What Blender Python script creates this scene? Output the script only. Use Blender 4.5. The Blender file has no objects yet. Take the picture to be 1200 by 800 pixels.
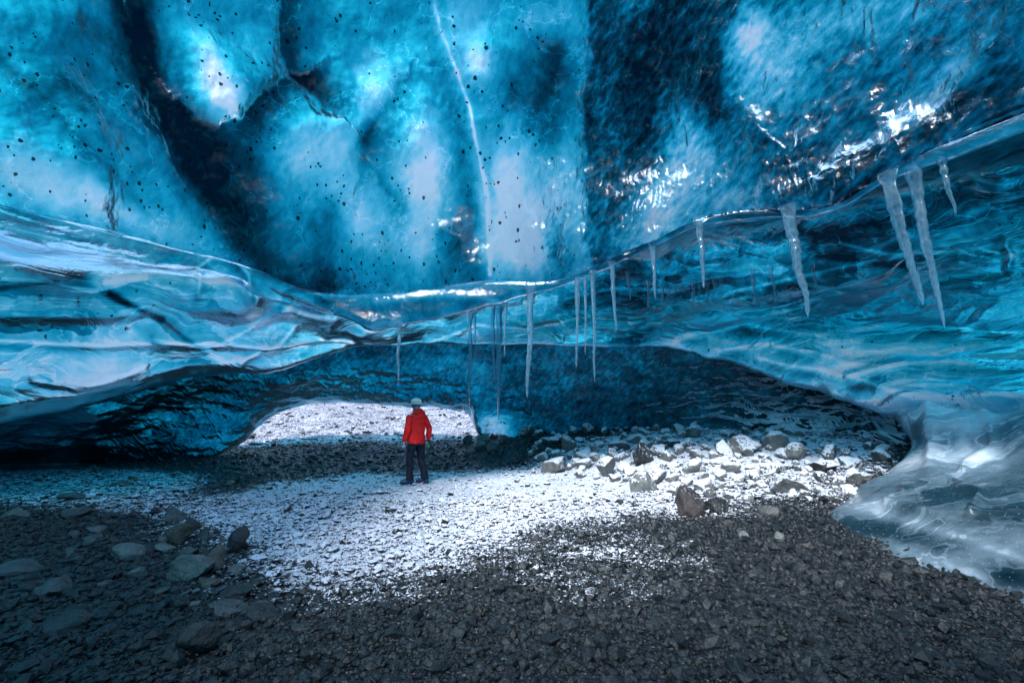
import bpy, math, random
import numpy as np
from mathutils import Vector, Matrix
from mathutils.bvhtree import BVHTree

rng = np.random.default_rng(7)
random.seed(7)
C = bpy.context.scene.collection
scn = bpy.context.scene

# ------------------------------------------------------------------ camera model
F = 533.0
PITCH = math.radians(8.85)
CAM = np.array([0.0, 0.0, 1.5])
cp, sp = math.cos(PITCH), math.sin(PITCH)

def ray(u, v):
    x = (np.asarray(u, float) - 600) / F
    up = (400 - np.asarray(v, float)) / F
    return np.stack([x, cp - up * sp, sp + up * cp], -1)

def P(u, v, Y):
    d = ray(u, v)
    return CAM + d * (np.asarray(Y, float) / d[..., 1])[..., None]

def proj(p):
    q = p - CAM
    f = q[..., 1] * cp + q[..., 2] * sp
    up = -q[..., 1] * sp + q[..., 2] * cp
    ok = f > 0.05
    f = np.where(ok, f, 1e9)
    U = 600 + F * q[..., 0] / f
    V = 400 - F * up / f
    return np.where(ok, U, -9999), np.where(ok, V, -9999)

# ------------------------------------------------------------------ numpy noise
_perm = rng.permutation(256)
_perm = np.concatenate([_perm, _perm, _perm])
_g = rng.normal(size=(256, 3)); _g /= np.linalg.norm(_g, axis=1)[:, None]

def perlin(p):
    p = np.asarray(p, float)
    i = np.floor(p).astype(int); f = p - i; i &= 255
    w = f * f * f * (f * (f * 6 - 15) + 10)
    out = 0
    for dx in (0, 1):
        for dy in (0, 1):
            for dz in (0, 1):
                h = _perm[_perm[_perm[(i[..., 0] + dx) & 255] + ((i[..., 1] + dy) & 255)] + ((i[..., 2] + dz) & 255)]
                g = _g[h]
                d = g[..., 0] * (f[..., 0] - dx) + g[..., 1] * (f[..., 1] - dy) + g[..., 2] * (f[..., 2] - dz)
                wx = w[..., 0] if dx else 1 - w[..., 0]
                wy = w[..., 1] if dy else 1 - w[..., 1]
                wz = w[..., 2] if dz else 1 - w[..., 2]
                out = out + d * wx * wy * wz
    return out * 1.5

def fbm(p, o=4, lac=2.03, gain=0.5):
    a, s, r = 1.0, 0, 1.0
    for k in range(o):
        s = s + a * perlin(p * r + k * 17.3); a *= gain; r *= lac
    return s

def ridged(p, o=3):
    a, s, r = 1.0, 0, 1.0
    for k in range(o):
        s = s + a * (1 - 2.2 * np.abs(perlin(p * r + k * 9.7))); a *= 0.5; r *= 2.1
    return s

def worley(p):
    """smooth scallop field: distance to nearest jittered cell point, 0 at centre"""
    i = np.floor(p).astype(int); f = p - i
    best = np.full(p.shape[:-1], 9.0)
    for dx in (-1, 0, 1):
        for dy in (-1, 0, 1):
            for dz in (-1, 0, 1):
                c = i + np.array([dx, dy, dz])
                h = _perm[_perm[_perm[c[..., 0] & 255] + (c[..., 1] & 255)] + (c[..., 2] & 255)]
                j = np.stack([dx + 0.5 + 0.45 * _g[h, 0], dy + 0.5 + 0.45 * _g[h, 1], dz + 0.5 + 0.45 * _g[h, 2]], -1)
                best = np.minimum(best, ((f - j) ** 2).sum(-1))
    return np.sqrt(best)

def smooth(x): x = np.clip(x, 0, 1); return x * x * (3 - 2 * x)

def seg_dist(U, V, pts):
    d = np.full(U.shape, 1e9)
    for (a, b), (c, e) in zip(pts[:-1], pts[1:]):
        L = (c - a) ** 2 + (e - b) ** 2
        t = np.clip(((U - a) * (c - a) + (V - b) * (e - b)) / L, 0, 1)
        d = np.minimum(d, np.hypot(U - a - t * (c - a), V - b - t * (e - b)))
    return d

def stroke(U, V, pts, w): return np.exp(-(seg_dist(U, V, pts) / w) ** 2)

def side_stroke(U, V, pts, w_sharp, w_soft, side=1):
    """crisp on one side of the line, fading slowly on the other"""
    d = np.full(U.shape, 1e9); sg = np.ones(U.shape)
    for (a, b), (c, e) in zip(pts[:-1], pts[1:]):
        L = (c - a) ** 2 + (e - b) ** 2
        t = np.clip(((U - a) * (c - a) + (V - b) * (e - b)) / L, 0, 1)
        q = np.hypot(U - a - t * (c - a), V - b - t * (e - b))
        cr = np.sign((c - a) * (V - b) - (e - b) * (U - a)) * side
        sg = np.where(q < d, cr, sg); d = np.minimum(d, q)
    return np.where(sg > 0, np.exp(-(d / w_soft) ** 1.5), np.exp(-(d / w_sharp) ** 2))

def blob(U, V, u, v, ru, rv, ang=0):
    a = math.radians(ang); du, dv = U - u, V - v
    x = du * math.cos(a) + dv * math.sin(a); y = -du * math.sin(a) + dv * math.cos(a)
    return np.exp(-(x / ru) ** 2 - (y / rv) ** 2)

def in_poly(x, y, poly):
    """signed distance, positive inside"""
    ins = np.zeros(x.shape, bool)
    n = len(poly); d = np.full(x.shape, 1e9)
    for k in range(n):
        (a, b), (c, e) = poly[k], poly[(k + 1) % n]
        with np.errstate(divide='ignore', invalid='ignore'):
            ins ^= ((b > y) != (e > y)) & (x < (c - a) * (y - b) / (e - b + 1e-12) + a)
        L = (c - a) ** 2 + (e - b) ** 2 + 1e-9
        t = np.clip(((x - a) * (c - a) + (y - b) * (e - b)) / L, 0, 1)
        d = np.minimum(d, np.hypot(x - a - t * (c - a), y - b - t * (e - b)))
    return np.where(ins, d, -d)

def hermite(xs, ys, x):
    """smooth interpolation of ys (n,k) at x"""
    xs = np.asarray(xs, float); ys = np.asarray(ys, float)
    h = np.diff(xs); dl = np.diff(ys, axis=0) / h[:, None]
    m = np.empty_like(ys); m[0] = dl[0]; m[-1] = dl[-1]
    w = (h[1:] / (h[1:] + h[:-1]))[:, None]
    m[1:-1] = dl[:-1] * w + dl[1:] * (1 - w)
    i = np.clip(np.searchsorted(xs, x, 'right') - 1, 0, len(xs) - 2)
    t = ((x - xs[i]) / h[i])[:, None]; H = h[i][:, None]
    return (2*t**3-3*t**2+1)*ys[i] + (t**3-2*t**2+t)*H*m[i] + (-2*t**3+3*t**2)*ys[i+1] + (t**3-t**2)*H*m[i+1]

# ------------------------------------------------------------------ object helpers
def new_mesh(name, verts, faces, mat=None, smooth_=True, attrs=None):
    me = bpy.data.meshes.new(name)
    verts = np.asarray(verts, np.float32); faces = np.asarray(faces, np.int32)
    me.vertices.add(len(verts)); me.vertices.foreach_set('co', verts.ravel())
    k = faces.shape[1]
    me.loops.add(faces.size); me.loops.foreach_set('vertex_index', faces.ravel())
    me.polygons.add(len(faces))
    me.polygons.foreach_set('loop_start', np.arange(0, faces.size, k, dtype=np.int32))
    me.polygons.foreach_set('loop_total', np.full(len(faces), k, np.int32))
    me.polygons.foreach_set('use_smooth', np.full(len(faces), smooth_, bool))
    me.update(calc_edges=True)
    for n, a in (attrs or {}).items():
        at = me.attributes.new(n, 'FLOAT', 'POINT'); at.data.foreach_set('value', np.asarray(a, np.float32).ravel())
    if mat: me.materials.append(mat)
    return me

def link(name, me, parent=None):
    o = bpy.data.objects.new(name, me); C.objects.link(o)
    if parent: o.parent = parent
    return o

def tag(o, label=None, cat=None, group=None, kind=None):
    if label: o['label'] = label
    if cat: o['category'] = cat
    if group: o['group'] = group
    if kind: o['kind'] = kind
    return o

def grid_faces(nr, nc):
    a = (np.arange(nr - 1)[:, None] * nc + np.arange(nc - 1)[None, :]).ravel()
    return np.stack([a, a + 1, a + nc + 1, a + nc], 1)

def grid_normals(G):
    du = np.gradient(G, axis=1); dv = np.gradient(G, axis=0)
    n = np.cross(du, dv); l = np.linalg.norm(n, axis=-1, keepdims=True)
    return n / np.maximum(l, 1e-9)

# ------------------------------------------------------------------ materials
class NT:
    def __init__(s, name):
        s.m = bpy.data.materials.new(name); s.m.use_nodes = True
        s.t = s.m.node_tree; s.t.nodes.clear()
        s.out = s.n('ShaderNodeOutputMaterial')
    def n(s, typ, **kw):
        nd = s.t.nodes.new(typ)
        for k, v in kw.items(): setattr(nd, k, v)
        return nd
    def l(s, a, b): s.t.links.new(a, b)
    def put(s, sock, val):
        if isinstance(val, bpy.types.NodeSocket): s.l(val, sock)
        else: sock.default_value = val
    def math(s, op, a, b=None, c=None, clamp=False):
        nd = s.n('ShaderNodeMath', operation=op, use_clamp=clamp)
        s.put(nd.inputs[0], a)
        if b is not None: s.put(nd.inputs[1], b)
        if c is not None: s.put(nd.inputs[2], c)
        return nd.outputs[0]
    def vmath(s, op, a, b=None, scale=None):
        nd = s.n('ShaderNodeVectorMath', operation=op)
        s.put(nd.inputs[0], a)
        if b is not None: s.put(nd.inputs[1], b)
        if scale is not None: s.put(nd.inputs['Scale'], scale)
        return nd.outputs[0]
    def noise(s, vec, scale, detail=4, rough=0.5, dist=0.0, color=False):
        nd = s.n('ShaderNodeTexNoise')
        s.put(nd.inputs['Vector'], vec); s.put(nd.inputs['Scale'], scale)
        nd.inputs['Detail'].default_value = detail; nd.inputs['Roughness'].default_value = rough
        nd.inputs['Distortion'].default_value = dist
        return nd.outputs['Color'] if color else nd.outputs['Fac']
    def voronoi(s, vec, scale, feature='F1', rand=1.0, out='Distance'):
        nd = s.n('ShaderNodeTexVoronoi', feature=feature)
        s.put(nd.inputs['Vector'], vec); nd.inputs['Scale'].default_value = scale
        nd.inputs['Randomness'].default_value = rand
        return nd.outputs[out]
    def ramp(s, fac, stops, interp='LINEAR'):
        nd = s.n('ShaderNodeValToRGB'); nd.color_ramp.interpolation = interp
        e = nd.color_ramp.elements
        while len(e) < len(stops): e.new(0.5)
        for k, (p, c) in enumerate(stops):
            e[k].position = p
            e[k].color = (c[0], c[1], c[2], 1) if not isinstance(c, (int, float)) else (c, c, c, 1)
        s.put(nd.inputs[0], fac)
        return nd.outputs[0]
    def maprange(s, v, a, b, c=0.0, d=1.0, smooth_=False):
        nd = s.n('ShaderNodeMapRange'); nd.clamp = True
        if smooth_: nd.interpolation_type = 'SMOOTHSTEP'
        s.put(nd.inputs[0], v)
        for k, x in enumerate((a, b, c, d)): s.put(nd.inputs[k + 1], x)
        return nd.outputs[0]
    def mix(s, fac, a, b, typ='MIX'):
        nd = s.n('ShaderNodeMix', data_type='RGBA', blend_type=typ)
        s.put(nd.inputs[0], fac)
        s.put(nd.inputs[6], a if isinstance(a, bpy.types.NodeSocket) else (*a, 1))
        s.put(nd.inputs[7], b if isinstance(b, bpy.types.NodeSocket) else (*b, 1))
        return nd.outputs[2]
    def attr(s, name):
        return s.n('ShaderNodeAttribute', attribute_name=name).outputs['Fac']
    def bump(s, h, dist, strength=1.0, normal=None):
        nd = s.n('ShaderNodeBump'); s.put(nd.inputs['Height'], h)
        nd.inputs['Distance'].default_value = dist; s.put(nd.inputs['Strength'], strength)
        if normal is not None: s.l(normal, nd.inputs['Normal'])
        return nd.outputs[0]
    def mapping(s, vec, scale=(1, 1, 1), rot=(0, 0, 0)):
        nd = s.n('ShaderNodeMapping'); s.l(vec, nd.inputs[0])
        nd.inputs['Scale'].default_value = scale; nd.inputs['Rotation'].default_value = rot
        return nd.outputs[0]

def ice_material():
    """Glacier ice: transmits daylight; colour mixes bubbly or clear ice with painted light and shade."""
    t = NT('glacier_ice')
    tc = t.n('ShaderNodeTexCoord'); P0 = tc.outputs['Object']
    geo = t.n('ShaderNodeNewGeometry')
    white, rip, dirt, sed, fold = t.attr('white'), t.attr('ripple'), t.attr('dirt'), t.attr('sediment'), t.attr('fold')
    # --- surface relief
    diag = t.mapping(P0, (1.0, 0.7, 0.45), (0.3, 0.5, 0.0))
    wv = t.noise(t.mapping(P0, (1, 1, 1)), 1.6, 2, 0.5, 0.0, color=True)
    warp = t.vmath('ADD', diag, t.vmath('SCALE', wv, scale=0.35))
    rp = t.voronoi(t.mapping(t.mapping(warp, (1, 1, 1), (0.2, 0.75, 0)), (0.6, 0.9, 1.6)), 7.5)
    rp2 = t.noise(warp, 16.0, 3, 0.55)
    hr = t.math('MULTIPLY', t.math('ADD', t.math('MULTIPLY', rp, 1.0), t.math('MULTIPLY', rp2, 0.35)), rip)
    fine = t.noise(P0, 22.0, 5, 0.6)
    b1 = t.bump(hr, 0.036)
    foldv = t.vmath('ADD', t.mapping(P0, (0.35, 0.35, 1.15), (0, 0, 0)), t.vmath('SCALE', t.noise(P0, 0.7, 2, 0.45, color=True), scale=1.2))
    fl = t.noise(foldv, 1.7, 4, 0.5, 1.4)
    flr = t.math('ABSOLUTE', t.math('SUBTRACT', fl, 0.5))
    hf = t.math('MULTIPLY', t.math('POWER', flr, 0.85), fold)
    b2 = t.bump(hf, 0.06, 0.8, b1)
    b3 = t.bump(fine, 0.006, 1.0, b2)
    # --- what is inside the ice, seen displaced through the wavy surface
    off = t.vmath('SCALE', t.vmath('SUBTRACT', b2, geo.outputs['Normal']), scale=0.16)
    Q = t.vmath('ADD', P0, off)
    n1 = t.noise(t.mapping(Q, (1, 1, 0.6)), 1.1, 8, 0.68, 0.5)
    n2 = t.noise(t.mapping(Q, (1, 1, 0.4), (0.2, 0.5, 0)), 5.0, 6, 0.6, 0.8)
    n3 = t.noise(foldv, 2.2, 4, 0.55, 1.2)
    n4 = t.noise(t.mapping(t.mapping(t.vmath('ADD', Q, t.vmath('SCALE', t.noise(P0, 0.5, 2, color=True), scale=1.6)), (1, 1, 1), (0, 0.85, 0)), (0.7, 1.5, 6.0)), 1.8, 5, 0.6)
    df_ = t.math('SUBTRACT', 1.0, fold, clamp=True)
    f = t.math('ADD', white, t.math('MULTIPLY', t.math('SUBTRACT', n1, 0.5), 0.55))
    f = t.math('ADD', f, t.math('MULTIPLY', t.math('SUBTRACT', n2, 0.5), 0.30))
    f = t.math('ADD', f, t.math('MULTIPLY', t.math('MULTIPLY', t.math('SUBTRACT', n3, 0.5), 0.7), fold))
    vc = t.n('ShaderNodeTexVoronoi'); t.l(t.vmath('ADD', foldv, t.vmath('SCALE', t.noise(P0, 5.0, 3, 0.5, color=True), scale=0.12)), vc.inputs['Vector']); vc.inputs['Scale'].default_value = 2.2
    vs = t.n('ShaderNodeSeparateColor'); t.l(vc.outputs['Color'], vs.inputs[0])
    f = t.math('ADD', f, t.math('MULTIPLY', t.math('MULTIPLY', t.math('SUBTRACT', vs.outputs[0], 0.5), 0.30), fold))
    f = t.math('ADD', f, t.math('MULTIPLY', t.math('MULTIPLY', t.math('SUBTRACT', n4, 0.5), 0.22), df_))
    vein = t.maprange(flr, 0.0, 0.022, 1.0, 0.0, True)
    f = t.math('ADD', f, t.math('MULTIPLY', t.math('MULTIPLY', vein, 0.16), fold))
    hc = t.math('ABSOLUTE', t.math('SUBTRACT', t.noise(Q, 0.8, 5, 0.55, 0.3), 0.47))
    f = t.math('ADD', f, t.math('MULTIPLY', t.math('MULTIPLY', t.maprange(hc, 0, 0.006, 1, 0, True), 0.14), df_))
    warp2 = t.vmath('ADD', t.mapping(t.mapping(P0, (1, 1, 1), (0.2, 0.75, 0)), (0.55, 0.8, 1.5)), t.vmath('SCALE', t.noise(P0, 5.0, 3, 0.6, color=True), scale=0.10))
    rq = t.math('ADD', t.math('MULTIPLY', t.math('SUBTRACT', t.voronoi(warp2, 8.0), 0.42), 0.26), t.math('MULTIPLY', t.math('SUBTRACT', t.noise(warp2, 9.0, 4, 0.6), 0.5), 0.75))
    rs = t.math('MULTIPLY', rq, rip)  # ripples also vary the whiteness, as painted wet glints
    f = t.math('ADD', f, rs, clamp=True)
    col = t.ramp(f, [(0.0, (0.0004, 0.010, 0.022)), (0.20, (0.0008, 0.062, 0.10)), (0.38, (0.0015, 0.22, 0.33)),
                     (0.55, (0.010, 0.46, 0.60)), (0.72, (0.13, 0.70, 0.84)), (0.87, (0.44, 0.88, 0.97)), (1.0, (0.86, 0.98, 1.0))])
    # --- specks of silt frozen in
    dirt = t.math('MULTIPLY', dirt, t.maprange(t.noise(P0, 1.3, 3, 0.6), 0.42, 0.66, 0.12, 1.9))
    sv = t.mapping(Q, (1, 1, 0.6), (0.4, 0.3, 0.2))
    def specks(scale, lo, hi, dens):
        vd = t.n('ShaderNodeTexVoronoi'); t.l(t.vmath('ADD', sv, t.vmath('SCALE', t.noise(Q, 45, 2, color=True), scale=0.015)), vd.inputs['Vector'])
        vd.inputs['Scale'].default_value = scale
        r = t.math('MULTIPLY', t.n('ShaderNodeSeparateColor').outputs[0], 1.0)
        sc = r.node.inputs[0].links[0].from_node; t.l(vd.outputs['Color'], sc.inputs[0])
        thr = t.math('MULTIPLY', t.maprange(r, dens, 1.0, 0.0, hi), 1.0)
        return t.math('LESS_THAN', vd.outputs['Distance'], thr)
    s1 = specks(6.0, 0, 0.17, t.math('SUBTRACT', 1.0, t.math('MULTIPLY', dirt, 0.45)))
    s2 = specks(15.0, 0, 0.38, t.math('SUBTRACT', 1.0, t.math('MULTIPLY', dirt, 0.62)))
    sp_ = t.math('MAXIMUM', s1, s2)
    col = t.mix(t.math('MULTIPLY', sp_, 0.93), col, (0.001, 0.006, 0.012))
    # --- sediment band with snow on its ledges
    sn = t.n('ShaderNodeSeparateXYZ'); t.l(geo.outputs['Normal'], sn.inputs[0])
    nz = t.math('ADD', sn.outputs[2], t.math('MULTIPLY', t.math('SUBTRACT', t.noise(P0, 6.0, 4, 0.6), 0.5), 0.5))
    tr = t.n('ShaderNodeBsdfTranslucent'); t.l(col, tr.inputs[0]); t.l(b3, tr.inputs['Normal'])
    df = t.n('ShaderNodeBsdfDiffuse'); t.l(t.mix(0.75, col, (0.0, 0.0, 0.0)), df.inputs[0]); t.l(b3, df.inputs['Normal'])
    m1 = t.n('ShaderNodeMixShader'); m1.inputs[0].default_value = 0.15; t.l(tr.outputs[0], m1.inputs[1]); t.l(df.outputs[0], m1.inputs[2])
    sd = t.n('ShaderNodeBsdfDiffuse')
    sdc = t.mix(t.maprange(nz, t.math('SUBTRACT', 1.05, t.math('MULTIPLY', sed, 0.98)), t.math('SUBTRACT', 1.15, t.math('MULTIPLY', sed, 0.96))),
                t.ramp(t.noise(P0, 4.0, 6, 0.65), [(0.3, (0.008, 0.014, 0.02)), (0.7, (0.05, 0.065, 0.08))]), (0.78, 0.82, 0.88))
    t.l(sdc, sd.inputs[0]); t.l(b3, sd.inputs['Normal'])
    m2 = t.n('ShaderNodeMixShader'); t.l(t.math('MULTIPLY', sed, 1.0, clamp=True), m2.inputs[0]); t.l(m1.outputs[0], m2.inputs[1]); t.l(sd.outputs[0], m2.inputs[2])
    gl = t.n('ShaderNodeBsdfGlossy'); gl.inputs['Roughness'].default_value = 0.09
    gl.inputs['Color'].default_value = (0.80, 0.92, 1, 1); t.l(b3, gl.inputs['Normal'])
    fr = t.n('ShaderNodeFresnel'); fr.inputs[0].default_value = 1.36; t.l(b3, fr.inputs['Normal'])
    m3 = t.n('ShaderNodeMixShader')
    t.l(t.math('MULTIPLY', fr.outputs[0], t.math('SUBTRACT', 1.0, t.math('MULTIPLY', sed, 0.6))), m3.inputs[0])
    t.l(m2.outputs[0], m3.inputs[1]); t.l(gl.outputs[0], m3.inputs[2])
    t.l(m3.outputs[0], t.out.inputs[0])
    return t.m

def mound_material():
    t = NT('frozen_meltwater_ice')
    tc = t.n('ShaderNodeTexCoord'); P0 = tc.outputs['Object']
    white = t.attr('white')
    warp = t.vmath('ADD', t.mapping(P0, (0.35, 1.0, 1.5)), t.vmath('SCALE', t.noise(P0, 0.8, 3, 0.5, color=True), scale=1.2))
    n1 = t.noise(warp, 1.3, 4, 0.5, 0.4)
    rid = t.math('ABSOLUTE', t.math('SUBTRACT', n1, 0.5))
    n2 = t.noise(P0, 9.0, 6, 0.65)
    f = t.math('ADD', white, t.math('MULTIPLY', t.math('SUBTRACT', n1, 0.5), 1.15))
    f = t.math('ADD', f, t.math('MULTIPLY', t.math('SUBTRACT', n2, 0.5), 0.30))
    f = t.math('ADD', f, t.math('MULTIPLY', t.maprange(rid, 0, 0.02, 1, 0, True), 0.15), clamp=True)
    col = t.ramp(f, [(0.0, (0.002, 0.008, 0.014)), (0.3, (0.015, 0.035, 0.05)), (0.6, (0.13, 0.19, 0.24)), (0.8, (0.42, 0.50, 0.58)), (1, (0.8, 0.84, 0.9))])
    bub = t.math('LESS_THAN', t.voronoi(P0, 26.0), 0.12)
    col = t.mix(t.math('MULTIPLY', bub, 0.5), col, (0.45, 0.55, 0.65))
    b = t.bump(t.math('POWER', rid, 0.8), 0.05, 0.5)
    b = t.bump(n2, 0.012, 1.0, b)
    pr = t.n('ShaderNodeBsdfPrincipled'); t.l(col, pr.inputs['Base Color'])
    pr.inputs['Roughness'].default_value = 0.16; pr.inputs['IOR'].default_value = 1.4; t.l(b, pr.inputs['Normal'])
    t.l(pr.outputs[0], t.out.inputs[0])
    return t.m

def icicle_material():
    t = NT('icicle_ice')
    tc = t.n('ShaderNodeTexCoord'); P0 = tc.outputs['Object']
    pr = t.n('ShaderNodeBsdfPrincipled')
    n = t.noise(t.mapping(P0, (1, 1, 0.5)), 30.0, 4, 0.6)
    t.l(t.ramp(n, [(0.3, (0.28, 0.66, 0.86)), (0.7, (0.80, 0.94, 1.0))]), pr.inputs['Base Color'])
    pr.inputs['Roughness'].default_value = 0.05; pr.inputs['IOR'].default_value = 1.31
    pr.inputs['Transmission Weight'].default_value = 0.92
    t.l(t.bump(n, 0.006, 1.0), pr.inputs['Normal'])
    tl = t.n('ShaderNodeBsdfTranslucent'); tl.inputs[0].default_value = (0.30, 0.68, 0.88, 1)
    mx = t.n('ShaderNodeMixShader'); t.l(t.maprange(n, 0.35, 0.65, 0.04, 0.16), mx.inputs[0])
    t.l(pr.outputs[0], mx.inputs[1]); t.l(tl.outputs[0], mx.inputs[2])
    t.l(mx.outputs[0], t.out.inputs[0])
    return t.m

def rock_common(t, P0, snow, tone, base, wet=None, nscale=5.0, snowz=0.55):
    geo = t.n('ShaderNodeNewGeometry')
    n = t.noise(P0, nscale, 8, 0.65)
    n2 = t.noise(P0, nscale * 6, 5, 0.6)
    col = t.ramp(n, base)
    col = t.mix(1.0, col, t.ramp(tone, [(0, (0.45, 0.5, 0.55)), (0.5, (1, 1, 1)), (0.85, (1.5, 1.5, 1.45)), (1, (2.6, 2.5, 2.2))]), 'MULTIPLY')
    sn = t.n('ShaderNodeSeparateXYZ'); t.l(geo.outputs['Normal'], sn.inputs[0])
    nn = t.math('ADD', sn.outputs[2], t.math('MULTIPLY', t.math('SUBTRACT', n2, 0.5), 2.2))
    thr = t.math('SUBTRACT', 1.45, t.math('MULTIPLY', snow, 1.45 - snowz))
    m = t.maprange(nn, thr, t.math('ADD', thr, 0.12))
    return n, n2, col, m

def rock_material(name, base):
    t = NT(name)
    tc = t.n('ShaderNodeTexCoord'); P0 = tc.outputs['Object']
    snow, tone = t.attr('snow'), t.attr('tone')
    n, n2, col, m = rock_common(t, P0, snow, tone, base, snowz=0.42)
    pr = t.n('ShaderNodeBsdfPrincipled')
    t.l(t.mix(m, col, (0.68, 0.72, 0.82)), pr.inputs['Base Color'])
    t.l(t.math('ADD', t.math('MULTIPLY', m, 0.35), 0.36), pr.inputs['Roughness'])
    t.l(t.bump(t.math('ADD', n, t.math('MULTIPLY', n2, 0.3)), 0.07), pr.inputs['Normal'])
    t.l(pr.outputs[0], t.out.inputs[0])
    return t.m

def gravel_material(name, ground=False):
    t = NT(name)
    tc = t.n('ShaderNodeTexCoord'); P0 = tc.outputs['Object']
    snow = t.attr('snow')
    base = [(0.3, (0.004, 0.006, 0.0085)), (0.7, (0.019, 0.024, 0.029))]
    if ground:
        v = t.n('ShaderNodeTexVoronoi'); t.l(P0, v.inputs['Vector']); v.inputs['Scale'].default_value = 16.0
        v2 = t.n('ShaderNodeTexVoronoi'); t.l(P0, v2.inputs['Vector']); v2.inputs['Scale'].default_value = 42.0
        sc = t.n('ShaderNodeSeparateColor'); t.l(v.outputs['Color'], sc.inputs[0])
        n, n2, col, m = rock_common(t, P0, snow, sc.outputs[0], base, nscale=3.0, snowz=0.35)
        # snow lies in patches between the stones
        nb = t.noise(P0, 7.0, 6, 0.7)
        nc = t.noise(P0, 1.1, 5, 0.6)
        pv = t.math('ADD', t.math('MULTIPLY', nb, 0.75), t.math('MULTIPLY', nc, 0.35))
        pv = t.math('ADD', pv, t.math('MULTIPLY', t.math('SUBTRACT', v.outputs['Distance'], 0.4), 0.35))
        th = t.math('SUBTRACT', 1.0, t.math('MULTIPLY', snow, 0.66))
        m = t.maprange(pv, th, t.math('ADD', th, 0.13))
        h = t.math('ADD', v.outputs['Distance'], t.math('MULTIPLY', v2.outputs['Distance'], 0.4))
        bn = t.bump(t.math('MULTIPLY', h, -1.0), 0.05, 0.9)
        snow_c = (0.66, 0.70, 0.82)
    else:
        tone = t.attr('tone')
        n, n2, col, m = rock_common(t, P0, snow, tone, base, nscale=9.0, snowz=0.25)
        bn = t.bump(n2, 0.01)
        snow_c = (0.66, 0.70, 0.82)
    pr = t.n('ShaderNodeBsdfPrincipled')
    t.l(t.mix(m, col, snow_c), pr.inputs['Base Color'])
    t.l(t.math('ADD', t.math('MULTIPLY', m, 0.3), 0.42), pr.inputs['Roughness'])
    t.l(bn, pr.inputs['Normal'])
    t.l(pr.outputs[0], t.out.inputs[0])
    return t.m

def plain(name, col, rough=0.6, nscale=30.0, var=0.25, bumpd=0.004, spec=0.5):
    t = NT(name)
    tc = t.n('ShaderNodeTexCoord')
    n = t.noise(tc.outputs['Object'], nscale, 4, 0.6)
    a = tuple(c * (1 - var) for c in col); b = tuple(min(1, c * (1 + var)) for c in col)
    pr = t.n('ShaderNodeBsdfPrincipled')
    t.l(t.ramp(n, [(0.3, a), (0.7, b)]), pr.inputs['Base Color'])
    pr.inputs['Roughness'].default_value = rough; pr.inputs['Specular IOR Level'].default_value = spec
    t.l(t.bump(n, bumpd), pr.inputs['Normal'])
    t.l(pr.outputs[0], t.out.inputs[0])
    return t.m

ICE = ice_material(); MOUND = mound_material(); ICICLE = icicle_material()
ROCK = rock_material('grey_rock', [(0.3, (0.035, 0.04, 0.043)), (0.7, (0.13, 0.14, 0.145))])
BROWN = rock_material('brown_rock', [(0.3, (0.06, 0.048, 0.038)), (0.7, (0.18, 0.15, 0.12))])
DARK = rock_material('wet_dark_rock', [(0.3, (0.008, 0.011, 0.014)), (0.7, (0.04, 0.045, 0.05))])
PALE = rock_material('pale_rock', [(0.3, (0.08, 0.088, 0.085)), (0.7, (0.22, 0.235, 0.23))])
RED = rock_material('reddish_rock', [(0.3, (0.022, 0.018, 0.020)), (0.7, (0.075, 0.062, 0.066))])
GROUND = gravel_material('gravel_floor', True)
PEBBLE = gravel_material('gravel_stones', False)

# ------------------------------------------------------------------ ground height (thin plate through control points)
gc = []
for (u, v, Y) in [(0, 541, 13.6), (200, 539, 14), (320, 528, 14.3), (450, 523, 14.8), (560, 518, 15), (620, 508, 14.6), (700, 503, 14), (850, 500, 12.5), (960, 506, 11),
                  (1050, 516, 9.5), (1066, 545, 7.6), (1000, 590, 6.2), (900, 590, 6.9), (760, 600, 6.9), (650, 560, 10.0), (760, 545, 9.6), (900, 540, 8.6)]:
    p = P(u, v, Y); gc.append((p[0], p[1], p[2]))
gc += [(-2.0, 9.4, 0), (-5, 9, 0), (-8, 8, 0.05), (-3, 6, 0), (0, 4.5, 0), (3, 4, 0), (6, 3, .05), (-5, 4, .02), (0, 0, 0), (-6, 0, 0), (6, -1, 0),
       (0, -8, 0), (-9, -8, 0), (9, -8, 0), (9, 4, .3), (-9, 3, 0), (-12, 10, 0), (-1.5, 12.2, 0.05), (1, 8.5, 0.02),
       (0, 19, .55), (-6, 19, .6), (-4, 28, 1.25), (6, 28, 1.5), (-14, 28, 1.4), (-4, 45, 2.45), (20, 45, 3), (-25, 45, 3), (13, 12, 1.4), (13, 20, 1.4), (-16, 18, .5)]
gc = np.array(gc)
def _tps(d2): return 0.5 * d2 * np.log(d2 + 1e-9)
_A = gc[:, :2]
_K = _tps(((_A[:, None] - _A[None]) ** 2).sum(-1)) + np.eye(len(_A)) * 0.4
_M = np.block([[_K, np.c_[np.ones(len(_A)), _A]], [np.c_[np.ones(len(_A)), _A].T, np.zeros((3, 3))]])
_W = np.linalg.solve(_M, np.r_[gc[:, 2], 0, 0, 0])
def ground_base(x, y):
    x = np.asarray(x, float); y = np.asarray(y, float); sh = x.shape
    x = x.ravel(); y = y.ravel()
    xc = np.clip(x, -22, 22); yc = np.clip(y, -9, 45)
    out = _W[-3] + _W[-2] * xc + _W[-1] * yc
    for k in range(len(_A)):
        out = out + _W[k] * _tps((xc - _A[k, 0]) ** 2 + (yc - _A[k, 1]) ** 2)
    out = out + np.clip(y - 45, 0, 400) * 0.05
    return out.reshape(sh)

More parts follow.
